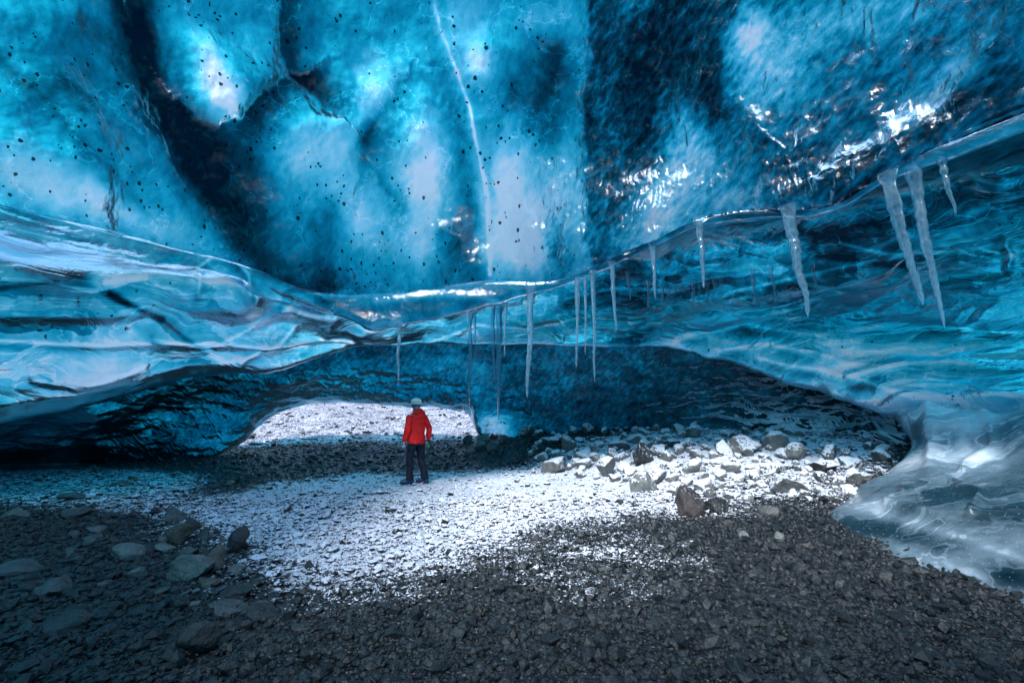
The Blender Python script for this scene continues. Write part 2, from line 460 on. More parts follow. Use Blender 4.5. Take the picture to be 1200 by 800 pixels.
def ground_z(x, y):
    x = np.asarray(x, float); y = np.asarray(y, float)
    p = np.stack([x, y, np.zeros_like(x)], -1)
    b = ground_base(x, y)
    rough = smooth((b - 0.1) / 0.5)
    return b + fbm(p * 0.45, 3) * 0.05 + fbm(p * 1.9 + 3, 3) * (0.018 + 0.05 * rough)

def ghit(u, v):
    d = ray(u, v); lo = 1.0
    t = np.linspace(1.5, 60, 3000)
    q = CAM + d[None] * t[:, None]
    below = q[:, 2] < ground_z(q[:, 0], q[:, 1])
    k = int(np.argmax(below)) if below.any() else len(t) - 1
    return q[k]

# snow cover on the floor
snow_px = [(160, 604), (230, 582), (330, 562), (420, 553), (510, 551), (600, 546), (650, 524), (720, 505), (900, 500), (1048, 514), (1062, 532), (1008, 575), (975, 592),
           (890, 588), (838, 610), (760, 606), (660, 624), (600, 648), (545, 672), (470, 697), (385, 706), (300, 684), (262, 655)]
_sp = [tuple(ghit(*q)[:2]) for q in snow_px]
_left = [tuple(ghit(*q)[:2]) for q in [(-60, 548), (120, 546), (260, 556), (250, 590), (200, 612), (60, 600), (-60, 590)]]
_frost = [tuple(ghit(*q)[:2]) for q in [(590, 690), (560, 655), (620, 628), (760, 618), (850, 640), (840, 690), (740, 720), (650, 715)]]
fz = ghit(705, 648)
def snow_amount(x, y):
    s = 1.06 * smooth((in_poly(x, y, _sp) + 0.35 * fbm(np.stack([x, y, 0 * x], -1) * 1.3, 4)) / 2.3 + 0.47)
    s = np.maximum(s, 0.74 * smooth(in_poly(x, y, _left) / 1.2 + 0.5))
    s = np.maximum(s, (0.40 + 0.25 * fbm(np.stack([x, y, 0 * x], -1) * 1.6 + 4, 3)) * smooth(in_poly(x, y, _frost) / 0.5 + 0.5))
    s = np.maximum(s, 0.82 * np.exp(-((x - fz[0]) / 0.65) ** 2 - ((y - fz[1]) / 0.38) ** 2))
    s = np.maximum(s, 0.42 * smooth((y - 9.5) / 1.5) * smooth((9 - np.abs(x)) / 2))  # gravel before the opening dusted lighter in place of sunlight
    s = np.maximum(s, 0.70 * smooth((y - 15.2 - 0.25 * np.sin(x * 2.3)) / 0.8))
    return np.clip(s, 0, 1)

def build_ground():
    xs = np.concatenate([-np.geomspace(300, 12, 26), np.arange(-11.8, 11.8, 0.05), np.geomspace(12, 300, 26)])
    ys = np.concatenate([-np.geomspace(300, 3, 24), np.arange(-2.8, 1.2, 0.2), np.arange(1.4, 9, 0.03), np.arange(9, 17.5, 0.05), np.geomspace(17.6, 400, 90)])
    X, Y = np.meshgrid(xs, ys)
    p = np.stack([X, Y, 0 * X], -1)
    near = smooth((22 - Y) / 6) * smooth((16 - np.abs(X)) / 4)
    Z = ground_z(X, Y) + near * (0.02 * fbm(p * 7, 3)) + (1 - near) * 0.25 * smooth((Y - 18) / 5) * fbm(p * 0.35, 5)
    me = new_mesh('ground', np.stack([X, Y, Z], -1).reshape(-1, 3), grid_faces(len(ys), len(xs)), GROUND, True, {'snow': snow_amount(X, Y)})
    return tag(link('ground', me), kind='structure')
build_ground()

# ------------------------------------------------------------------ the ice shell, lofted through rails (pixel u, pixel v, distance Y)
rails = [
 [(0, -420, 3.2), (600, -420, 3.6), (1200, -420, 2.6)],
 [(0, -170, 4.3), (300, -170, 4.7), (600, -170, 4.8), (900, -170, 4.2), (1200, -170, 3.2)],
 [(0, 20, 5.2), (300, 20, 5.8), (600, 20, 6.0), (900, 20, 5.2), (1200, -10, 3.6)],
 [(0, 130, 5.8), (200, 150, 6.5), (400, 170, 7.1), (600, 175, 7.2), (800, 150, 6.3), (1000, 110, 5.0), (1200, 70, 3.8)],
 [(0, 232, 6.25), (200, 280, 7.1), (300, 306, 7.6), (360, 330, 8.0), (420, 338, 8.1), (500, 334, 8.05), (570, 324, 7.9), (640, 326, 7.7), (740, 286, 7.0), (820, 251, 6.5), (880, 240, 6.0), (960, 234, 5.5), (1040, 192, 4.85), (1120, 158, 4.35), (1200, 127, 3.9)],
 [(0, 240, 6.30), (200, 290, 7.16), (300, 316, 7.66), (360, 341, 8.06), (400, 346, 8.13), (440, 345, 8.13), (500, 341, 8.08), (570, 330, 7.93), (640, 331, 7.73), (740, 292, 7.04), (820, 257, 6.54), (880, 247, 6.04), (960, 240, 5.54), (1040, 198, 4.89), (1120, 164, 4.39), (1200, 133, 3.94)],
 [(0, 249, 6.30), (200, 299, 7.16), (300, 326, 7.68), (360, 352, 8.08), (400, 366, 8.15), (440, 380, 8.15), (480, 377, 8.1), (530, 367, 8.05), (570, 355, 7.98), (600, 347, 7.9), (640, 339, 7.76), (740, 299, 7.06), (820, 264, 6.55), (880, 254, 6.05), (960, 249, 5.56), (1040, 209, 4.9), (1120, 178, 4.4), (1200, 148, 3.95)],
 [(0, 268, 6.25), (200, 315, 7.15), (300, 338, 7.8), (360, 356, 8.5), (400, 360, 8.8), (440, 362, 9.0), (530, 350, 9.0), (600, 335, 8.9), (640, 325, 8.8), (740, 280, 8.2), (820, 245, 7.6), (880, 236, 7.2), (960, 225, 6.7), (1040, 185, 6.0), (1120, 155, 5.6), (1200, 125, 5.2)],
 [(0, 310, 5.8), (200, 330, 6.9), (300, 350, 7.9), (400, 368, 9.0), (500, 370, 9.8), (600, 345, 10.8), (700, 310, 11.6), (800, 285, 11.4), (900, 270, 10.8), (1000, 240, 9.8), (1100, 215, 8.9), (1200, 190, 8.2)],
 [(0, 370, 6.0), (200, 368, 7.2), (300, 376, 8.3), (400, 382, 9.4), (500, 386, 10.2), (600, 372, 11.2), (700, 360, 12.0), (800, 350, 12.0), (900, 340, 11.3), (1000, 325, 10.3), (1100, 310, 9.2), (1200, 295, 8.3)],
 [(0, 430, 6.3), (200, 410, 7.5), (300, 403, 8.6), (400, 396, 9.8), (500, 395, 10.5), (600, 390, 11.2), (700, 390, 11.6), (800, 387, 11.3), (900, 392, 10.0), (1000, 400, 8.9), (1100, 408, 7.9), (1200, 412, 7.0)],
 [(0, 491, 6.9), (100, 472, 7.5), (200, 447, 8.1), (250, 437, 8.5), (330, 431, 9.1), (370, 416, 9.5), (400, 407, 9.9), (480, 403, 10.6), (600, 403, 11.0), (700, 405, 11.3), (790, 404, 11.1), (880, 428, 10.2), (950, 449, 9.5), (1040, 478, 8.4), (1075, 492, 7.9), (1140, 500, 7.2), (1200, 505, 6.6)],
 [(0, 476, 9.6), (100, 456, 10.6), (200, 431, 11.3), (250, 422, 11.6), (330, 414, 12.2), (400, 394, 12.7), (480, 390, 13.1), (600, 391, 13.2), (700, 395, 13.0), (790, 400, 13.0), (880, 426, 12.3), (950, 448, 11.4), (1040, 477, 9.9), (1075, 493, 9.0), (1140, 508, 7.8), (1200, 515, 7.3)],
 [(0, 508, 11.0), (100, 498, 12.0), (200, 485, 12.8), (300, 460, 13.2), (400, 440, 13.6), (500, 445, 14.1), (600, 462, 14.1), (700, 462, 13.6), (800, 455, 12.9), (900, 468, 11.9), (960, 480, 11.1), (1040, 500, 9.7), (1075, 510, 8.9), (1140, 525, 8.3), (1200, 540, 7.8)],
 [(0, 546, 13.4), (100, 544, 13.8), (205, 542, 14.0), (232, 538, 14.1), (262, 531, 14.15), (285, 517, 14.3), (303, 499, 14.6), (325, 485, 14.8), (350, 476, 15), (400, 473, 15.2), (470, 475, 15.4), (530, 481, 15.4), (550, 487, 15.3), (558, 506, 15.1), (580, 512, 15.0), (608, 513, 14.9), (640, 513, 14.6), (700, 510, 14.2), (800, 508, 12.6), (900, 508, 11.5), (960, 514, 10.7), (1050, 526, 9.3), (1080, 545, 8.7), (1200, 585, 8.0)],
 [(0, 562, 14.6), (100, 560, 14.8), (205, 552, 15.0), (232, 528, 15.6), (262, 505, 16.2), (285, 500, 16.4), (303, 475, 17), (325, 460, 17.2), (350, 450, 17.2), (400, 440, 17.4), (470, 440, 17.6), (530, 447, 17.6), (550, 462, 17.2), (558, 490, 16.4), (580, 520, 16), (608, 535, 16), (640, 540, 15.5), (700, 545, 15.2), (800, 545, 14.1), (900, 545, 13), (960, 550, 12), (1050, 560, 10.6), (1080, 580, 9.9), (1200, 620, 9.0)],
]
NR = len(rails)
S = np.concatenate([np.arange(-1300, -20, 16), np.arange(-20, 1221, 1.5), np.arange(1232, 2500, 16)])
R = np.zeros((NR, len(S), 3))
for k, rl in enumerate(rails):
    pts = [P(u, v, Y) for u, v, Y in rl]; ss = [u for u, _, _ in rl]
    p0, p1 = pts[0], pts[-1]
    L = [(-1300, (p0[0] + (-0.3 if k > 3 else 1.0), -11, p0[2])), (-850, (p0[0] - (1.6 if k > 3 else 0), -4, p0[2])), (-380, (p0[0] - (1.6 if k > 3 else 0.3), p0[1] - 4.2, p0[2]))]
    Rr = [(1560, (p1[0] + (1.2 if k > 3 else 0.3), p1[1] - 3.4, p1[2])), (2030, (p1[0] + (1.4 if k > 3 else 0), -4, p1[2])), (2500, (p1[0] + (0.3 if k > 3 else -1.0), -11, p1[2]))]
    if k >= 14:
        L = [(a, (b[0], b[1], -0.3)) for a, b in L]; Rr = [(a, (b[0], b[1], -0.3)) for a, b in Rr]
    ss = [a for a, _ in L] + ss + [a for a, _ in Rr]
    pts = [np.array(b) for _, b in L] + pts + [np.array(b) for _, b in Rr]
    R[k] = hermite(ss, np.array(pts), S)
rows_per = [10, 40, 60, 80, 12, 14, 26, 30, 46, 40, 50, 10, 44, 60, 10]
tpar = np.concatenate([k + np.arange(n) / n for k, n in enumerate(rows_per)] + [[NR - 1]])
def across(Rk, t):
    out = np.zeros((len(t),) + Rk.shape[1:])
    for j, x in enumerate(t):
        i = min(int(x), NR - 2); f = x - i
        p1, p2 = Rk[i], Rk[i + 1]
        p0 = Rk[i - 1] if i > 0 else 2 * p1 - p2
        p3 = Rk[i + 2] if i + 2 < NR else 2 * p2 - p1
        l0 = np.sqrt(np.linalg.norm(p1 - p0, axis=-1, keepdims=True)) + 1e-3
        l1 = np.sqrt(np.linalg.norm(p2 - p1, axis=-1, keepdims=True)) + 1e-3
        l2 = np.sqrt(np.linalg.norm(p3 - p2, axis=-1, keepdims=True)) + 1e-3
        m1 = l1 * ((p1 - p0) / l0 - (p2 - p0) / (l0 + l1) + (p2 - p1) / l1)
        m2 = l1 * ((p2 - p1) / l1 - (p3 - p1) / (l1 + l2) + (p3 - p2) / l2)
        out[j] = (2*f**3-3*f**2+1)*p1 + (f**3-2*f**2+f)*m1 + (-2*f**3+3*f**2)*p2 + (f**3-f**2)*m2
    return out
G = across(R, tpar)
U, V = proj(G)
T = np.repeat(tpar[:, None], len(S), 1); SS = np.repeat(S[None], len(tpar), 0)
N = grid_normals(G)
tocam = CAM - G
N *= np.sign((N * tocam).sum(-1, keepdims=True) + 1e-9)[..., :]
# keep one consistent side: majority sign per grid is inward; recompute without flips on curls
N0 = grid_normals(G)
if (N0 * tocam).sum(-1).mean() < 0: N0 = -N0
N = N0

dome = smooth((5.2 - T) / 0.4)
tongue = smooth((T - 5.0) / 0.2) * smooth((7.2 - T) / 0.4)
band = smooth((T - 6.4) / 0.6) * smooth((11.3 - T) / 0.3)
wall = smooth((T - 11.3) / 0.6)
rightish = smooth((SS - 640) / 120)

# irregular outlines for the bright and dark marks painted into the ice
U0, V0 = U, V
_w = smooth((5.0 - T) / 0.5)
U = U0 + _w * (8 * fbm(G * 0.9 + 3, 4, gain=.6) + 3 * fbm(G * 7, 3)); V = V0 + _w * (8 * fbm(G * 0.9 + 13, 4, gain=.6) + 3 * fbm(G * 7 + 8, 3))
# --- ice whiteness: bubbles, plus painted light through thin ice, highlights and shade
W_ = np.full(U.shape, 0.47)
W_ += dome * (-0.07 * smooth((SS - 690) / 60))
bl = [(250, 95, 16, 55, -28, .50), (272, 118, 14, 26, -28, .3), (70, 220, 90, 30, 18, .38), (170, 262, 60, 22, 14, .28), (20, 175, 40, 40, 0, .12), (205, 215, 45, 25, 50, .12),
      (435, 110, 28, 45, 0, .25), (385, 185, 45, 45, 0, .28), (350, 190, 40, 60, 0, .15), (500, 175, 28, 60, 0, .32), (485, 235, 36, 55, 0, .36), (430, 255, 34, 45, 0, .25), (495, 285, 25, 30, 0, .25),
      (545, 30, 28, 40, 0, .22), (556, 80, 18, 22, 0, .4), (600, 185, 38, 60, 0, .30), (585, 250, 26, 50, 0, .38), (625, 265, 35, 45, 0, .35), (600, 300, 40, 22, 0, .33), (660, 225, 25, 60, 0, .22),
      (640, 20, 30, 25, 0, .18), (690, 60, 16, 60, 0, .12), (310, 40, 30, 40, 0, .08),
      (882, 45, 20, 34, 15, .52), (915, 85, 40, 45, 20, .30), (780, 225, 30, 55, 20, .46), (800, 165, 24, 34, 0, .22), (830, 200, 30, 40, 0, .25), (760, 270, 40, 18, -20, .28),  # upper right: wet highlights painted white
      (975, 20, 70, 30, -20, .22), (1040, 20, 60, 25, -20, .18), (1120, 80, 18, 60, 42, .34), (1075, 125, 16, 40, 50, .22), (860, 235, 60, 16, -10, .18), (690, 270, 20, 50, 0, .16),
      (1010, 165, 60, 12, -25, .12)]
W_ += dome * (0.05 * blob(U, V, 520, 200, 170, 160) - 0.02)
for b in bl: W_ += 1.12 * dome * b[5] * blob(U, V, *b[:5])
db = [(245, 200, 55, 50, 20, .22), (300, 230, 35, 60, 0, .18), (430, 165, 12, 34, 18, .30), (462, 238, 16, 22, 0, .30), (528, 285, 36, 34, 0, .24), (520, 150, 20, 60, 0, .12),
      (650, 75, 48, 48, 0, .18), (640, 150, 18, 34, 20, .22), (652, 290, 11, 28, 0, .42), (790, 60, 48, 80, 0, .26), (750, 150, 26, 60, 0, .30), (940, 180, 70, 32, -15, .14), (1170, 20, 60, 60, 0, .16),
      (830, 120, 24, 60, 0, .18), (980, 215, 60, 16, 0, .16), (60, 60, 60, 60, 0, .08), (400, 30, 40, 30, 0, .15), (380, 250, 22, 60, 0, .14), (600, 110, 24, 24, 0, .12), (1150, 120, 70, 22, -25, .18), (90, 110, 60, 14, 40, .12),
      (300, 20, 30, 20, 0, .1)]
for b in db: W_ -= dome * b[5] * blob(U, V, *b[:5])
# scoops: painted shade, crisp at one edge and fading across; the ice bulges there too
RL = 0
for pts, a, ws, wf, sd in [([(150, -40), (163, 40), (182, 110), (215, 175), (250, 230), (275, 275), (320, 320), (380, 335)], .34, 20, 34, -1),
                           ([(338, -40), (336, 30), (344, 80), (356, 98), (385, 128)], .34, 4, 30, -1), ([(346, 92), (322, 103), (302, 122), (288, 142), (262, 150), (232, 136), (214, 112)], .36, 4, 26, -1),
                           ([(172, 10), (180, 70), (196, 110)], .26, 10, 22, 1), ([(690, -30), (694, 80), (688, 180), (692, 300)], .36, 4, 38, -1), ([(745, 60), (765, 20), (790, -20)], .2, 20, 40, 1),
                           ([(425, 205), (432, 170), (452, 130), (470, 100)], .20, 5, 22, 1), ([(590, 150), (575, 190), (580, 250)], .14, 5, 22, 1), ([(655, 60), (640, 110), (612, 160)], .16, 6, 26, 1),
                           ([(452, 215), (470, 240), (468, 262)], .18, 4, 16, -1), ([(870, -20), (845, 60), (850, 110), (880, 140)], .16, 5, 34, 1),
                           ([(1150, 60), (1110, 120), (1060, 160), (1000, 185)], .16, 6, 24, -1), ([(80, -20), (140, 60), (190, 150)], .10, 6, 26, 1), ([(0, 60), (60, 120), (120, 190), (170, 240)], .12, 5, 24, 1)]:
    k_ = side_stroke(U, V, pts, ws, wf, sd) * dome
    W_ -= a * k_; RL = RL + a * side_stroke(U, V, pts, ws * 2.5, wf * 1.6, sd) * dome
crack = [(508, 5), (520, 45), (538, 95), (548, 125), (557, 165), (566, 210), (572, 260), (576, 322)]
cn = fbm(G * 5, 3)
W_ += dome * (0.34 + 0.3 * cn) * stroke(U0 + 2.5 * fbm(G * 1.5, 3), V0, crack, 1.9) + dome * 0.10 * stroke(U0, V0, [(x - 1, y) for x, y in crack], 8)
W_ -= dome * 0.14 * stroke(U, V, [(x - 18, y) for x, y in crack[3:]], 13)
# mid band / recess / shelf
W_ += band * (-0.02 + 0.14 * (1 - rightish))
W_ -= rightish * 0.20 * smooth((T - 7.0) / 0.6) * smooth((9.9 - T) / 0.8)
W_ += band * rightish * 0.22 * fbm(G * np.array([0.5, 0.5, 1.6]) + 31, 3)
for b in [(110, 270, 70, 14, 14, .18), (160, 330, 60, 30, 20, .15), (250, 345, 24, 40, 0, .10), (350, 390, 70, 22, 10, .20), (420, 395, 40, 14, 0, .25), (100, 450, 80, 18, -8, .22), (60, 400, 60, 16, 0, .05),
          (500, 348, 70, 7, -6, .2), (470, 372, 40, 6, -6, .1), (850, 400, 50, 14, 8, .25), (960, 430, 90, 14, 8, .22), (1100, 440, 90, 22, 4, .14), (1150, 480, 70, 16, 4, .22), (960, 405, 60, 10, 5, .15),
          (1040, 305, 50, 10, 0, .1), (1190, 300, 8, 14, 0, .3), (850, 300, 30, 14, 0, .12), (1060, 330, 40, 14, 0, .2), (1150, 345, 50, 12, -5, .15), (900, 370, 60, 10, 0, .1)]:
    W_ += (1 - dome) * (1 - wall) * b[5] * blob(U, V, *b[:5])
for pts, w, a in [([(-20, 272), (30, 284), (70, 305), (98, 322)], 11, .5), ([(-20, 300), (40, 318), (90, 322)], 7, .3), ([(60, 272), (110, 285), (150, 300)], 5, .2), ([(130, 340), (155, 352), (188, 372)], 4, .5),
                  ([(188, 372), (215, 395), (240, 410)], 3, .3), ([(0, 335), (60, 330), (110, 335), (150, 350)], 3, .25), ([(380, 350), (400, 360), (430, 366)], 5, .15), ([(750, 290), (720, 320), (660, 360)], 16, .25),
                  ([(1000, 235), (1100, 230), (1220, 235)], 10, .22), ([(960, 300), (1080, 318), (1220, 322)], 4, .3), ([(960, 372), (1080, 372), (1200, 366)], 10, .25), ([(860, 250), (930, 262)], 16, .22),
                  ([(700, 395), (780, 385), (850, 360)], 5, .2), ([(1080, 392), (1220, 396)], 3, .22), ([(1000, 452), (1100, 462), (1220, 462)], 3, .2)]:
    W_ -= (1 - dome) * (1 - wall) * a * stroke(U, V, pts, w)
folds = [([(228, 338), (232, 315), (250, 302), (275, 304), (292, 322), (296, 345)], .30), ([(0, 396), (120, 401), (300, 400), (420, 394)], .28), ([(300, 312), (345, 330), (385, 350)], .25),
         ([(250, 402), (300, 372), (345, 352)], .22), ([(280, 422), (350, 372), (440, 388)], .25), ([(330, 356), (400, 370), (455, 388)], .25), ([(-20, 478), (100, 452), (200, 432), (300, 414), (380, 402)], .25),
         ([(125, 330), (180, 325), (230, 335), (330, 345)], .18), ([(180, 395), (230, 405), (280, 428)], .22), ([(40, 440), (90, 445), (170, 425)], .18), ([(355, 410), (380, 385), (395, 362)], .22), ([(400, 402), (430, 380), (470, 376)], .25),
         ([(440, 353), (520, 346), (620, 354)], .18), ([(500, 398), (560, 380), (620, 388), (690, 372)], .25), ([(790, 402), (870, 384), (960, 396), (1050, 386), (1210, 397)], .28), ([(925, 330), (990, 352), (1065, 345)], .25),
         ([(1035, 372), (1100, 336), (1210, 318)], .32), ([(855, 345), (920, 330), (1000, 312), (1080, 300)], .25), ([(740, 392), (820, 370), (880, 350)], .25), ([(1000, 441), (1100, 430), (1210, 441)], .22),
         ([(890, 420), (1000, 440), (1080, 470), (1210, 474)], .25), ([(900, 372), (960, 358), (1010, 372), (960, 384), (905, 374)], .25), ([(1060, 360), (1130, 350), (1200, 362), (1130, 372), (1062, 362)], .25),
         ([(660, 350), (720, 338), (800, 342)], .2), ([(1180, 292), (1186, 305), (1183, 320)], .4), ([(985, 285), (1040, 300), (1120, 300)], .25), ([(820, 415), (900, 405), (980, 420)], .25)]
FL = 0
for pts, a in folds:
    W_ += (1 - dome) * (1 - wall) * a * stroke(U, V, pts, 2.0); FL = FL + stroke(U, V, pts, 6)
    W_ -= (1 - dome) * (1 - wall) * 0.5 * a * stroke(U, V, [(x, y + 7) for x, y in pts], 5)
W_ += (1 - dome) * (1 - wall) * (0.24 * blob(U, V, 840, 402, 80, 14, 12) + 0.16 * blob(U, V, 1080, 465, 160, 22, 3) + 0.12 * blob(U, V, 560, 392, 110, 8))
# rims: highlights painted along the seam and lower lip; band underside lightened
W_ += 0.10 * band * (1 - rightish) * smooth((T - 9.3) / 1.0)
W_ -= 0.02 * tongue
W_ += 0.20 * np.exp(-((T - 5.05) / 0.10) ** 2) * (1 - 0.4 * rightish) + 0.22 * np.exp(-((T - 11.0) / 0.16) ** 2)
W_ += 0.08 * rightish * np.exp(-((T - 5.9) / 0.25) ** 2)
# back wall: thick clear ice, with daylight around the opening painted in
W_ += wall * (-0.28 + 0.16 * blob(U, V, 470, 455, 150, 28) + 0.75 * blob(U, V, 578, 500, 22, 18) + 0.30 * blob(U, V, 255, 515, 34, 20, -35) + 0.1 * blob(U, V, 500, 425, 80, 12) - 0.10 * blob(U, V, 720, 475, 110, 25) - 0.12 * blob(U, V, 40, 525, 160, 25))
for q in (15,): W_ += wall * 0.3 * smooth((T - 13.75) / 0.25) * smooth((SS - 225) / 40) * smooth((612 - SS) / 20)

ripple = dome * np.clip(0.18 + 0.9 * smooth((SS - 675) / 30) + 0.6 * blob(U, V, 655, 260, 30, 60), 0, 1) + tongue * 0.15 + band * rightish * (0.4 * blob(U, V, 860, 290, 110, 40)) + wall * 0.5
dirt = dome * (0.45 * smooth((700 - SS) / 60) + 0.9 * stroke(U, V, [(-20, 40), (60, 110), (110, 165), (170, 215), (230, 265)], 14) + 0.8 * stroke(U, V, [(190, 130), (225, 200), (260, 255), (300, 300)], 12)
               + 0.5 * stroke(U, V, [(400, 300), (450, 330)], 12) + 0.4 * blob(U, V, 380, 200, 60, 60) + 0.5 * blob(U, V, 245, 30, 20, 40)) + band * (0.12 + 0.5 * blob(U, V, 110, 370, 70, 14))
sed = wall * smooth((SS - 690) / 160) * smooth((1120 - SS) / 50) * (0.45 + 0.55 * smooth((SS - 800) / 120))
sed *= np.clip(1.0 + 0.6 * fbm(G * 0.9, 3), 0.3, 1)
fold = band * 1.0 + wall * 0.4 + tongue * 0.5 + 0.03 * dome

# --- real relief
D = np.zeros(U.shape)
D += dome * (0.26 * fbm(G * np.array([0.5, 0.5, 0.35]), 3) + 0.035 * fbm(G * 2.1, 4)) + 0.30 * RL
D += -0.30 * dome * (blob(U, V, 500, 200, 50, 110) + blob(U, V, 610, 220, 50, 90) + 0.3 * blob(U, V, 262, 90, 45, 75, -28) + 0.6 * blob(U, V, 80, 210, 110, 50, 18))
D += 0.03 * dome * stroke(U, V, crack, 9)
rr = worley(G * np.array([2.6, 2.0, 1.5]) + 0.4 * np.stack([perlin(G * 1.3), perlin(G * 1.3 + 9), perlin(G * 1.3 + 5)], -1))
D += dome * ripple * 0.06 * (rr - 0.5)
wp = G + 0.7 * np.stack([perlin(G * 0.7), perlin(G * 0.7 + 9), perlin(G * 0.7 + 5)], -1)
foldn = ridged(wp * np.array([0.55, 0.55, 1.7]), 3)
facet = worley(np.array([0.55, 0.55, 1.5]) * (G + 0.25 * np.stack([perlin(G * 0.9), perlin(G * 0.9 + 9), perlin(G * 0.9 + 5)], -1)))
D += band * smooth((11.2 - T) / 0.9) * (1 - rightish) * (0.13 * facet + 0.12 * fbm(wp * np.array([0.5, 0.5, 1.0]) + 7, 2)) + band * rightish * (0.07 * ridged(wp * np.array([0.35, 0.35, 1.5]) + 3, 3) + 0.10 * fbm(wp * np.array([0.5, 0.5, 1.2]) + 7, 2) + 0.08 * facet)
D += tongue * 0.03 * foldn + 0.035 * (1 - dome) * (1 - wall) * FL
D += band * smooth((900 - SS) / 200) * 0.30 * (blob(U, V, 270, 345, 40, 30) - 0.6 * blob(U, V, 50, 305, 70, 22, 10) + 0.6 * blob(U, V, 330, 400, 60, 14) + .7 * blob(U, V, 90, 360, 90, 16))
sc = worley(G * np.array([1.35, 1.35, 3.6]) + 0.5 * np.stack([perlin(G), perlin(G + 9), perlin(G + 5)], -1))
sc2 = worley(G * np.array([3.2, 3.2, 7.5]) + 20)
D += wall * (0.07 * (sc - 0.5) + 0.035 * (sc2 - 0.5) + 0.12 * fbm(G * 0.8, 3)) * (0.5 + 0.5 * smooth((14.3 - T)))
lz = G[..., 2] * 3.6 + 1.3 * fbm(G * np.array([.8, .8, .5]), 4)
D += sed * (0.26 * (1 - (lz - np.floor(lz))) * (0.6 + perlin(G * 1.7)) + 0.10 * ridged(G * np.array([1.0, 1.0, 3.4]), 4))
edge = smooth((SS + 1290) / 60) * 1.0
G2 = G + N * D[..., None]
# irregular lips
G2[..., 2] += 0.05 * fbm(np.stack([SS / 60, T * 0, T * 0], -1), 3) * np.exp(-((T - 11) / 0.6) ** 2)
pieces = [('ice_ceiling', 0, 6.0), ('ice_side_wall', 6.0, 11.5), ('back_ice_wall', 11.5, NR - 1)]
shell_v, shell_f, off = [], [], 0
for nm, a, b in pieces:
    i0 = int(np.argmin(np.abs(tpar - a))); i1 = int(np.argmin(np.abs(tpar - b))) + 1
    sl = slice(i0, i1)
    verts = G2[sl].reshape(-1, 3); faces = grid_faces(i1 - i0, len(S))
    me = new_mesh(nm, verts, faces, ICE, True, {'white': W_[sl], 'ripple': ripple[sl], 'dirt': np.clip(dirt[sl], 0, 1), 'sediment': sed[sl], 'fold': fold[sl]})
    tag(link(nm, me), kind='structure')
    # coarse copy of the same faces for placing icicles
    st = slice(i0, i1, 2); vv = G2[st][:, ::2].reshape(-1, 3)
    ff = grid_faces(len(range(i0, i1, 2)), len(S[::2])); shell_v.append(vv); shell_f.append(ff + off); off += len(vv)
bvh = BVHTree.FromPolygons(np.concatenate(shell_v).tolist(), np.concatenate(shell_f).tolist())
def ihit(u, v):
    d = Vector(ray(u, v)).normalized()
    loc, nor, _, dist = bvh.ray_cast(Vector(CAM), d)
    return np.array(loc) if loc is not None else None

# unseen roof added behind the viewer: blocks sun on the foreground, gap lights snow
def build_rear():
    xs = np.linspace(-11, 11, 150); q = np.linspace(0, 1, 110)
    X, Q_ = np.meshgrid(xs, q)
    a = Q_ * math.pi * 0.53
    Yr = -2.9 - 9.4 * np.sin(a) + 0.08 * X; Zr = -0.6 + 7.6 * np.cos(np.minimum(a, math.pi / 2)) - np.maximum(a - math.pi / 2, 0) * 3
    Zr = Zr * (1 - 0.55 * np.abs(X / 11) ** 3)
    M = np.stack([X, Yr, Zr], -1); M = M + grid_normals(M) * (0.3 * fbm(M * 0.5, 4))[..., None]
    o_ = np.ones(X.shape)
    me = new_mesh('rear_sun_blocker', M.reshape(-1, 3), grid_faces(len(q), len(xs)), ICE, True, {'white': 0.45 * o_, 'ripple': 0.4 * o_, 'dirt': 0.2 * o_, 'sediment': 0 * o_, 'fold': 0.2 * o_})
    tag(link('rear_sun_blocker', me), kind='structure')
build_rear()

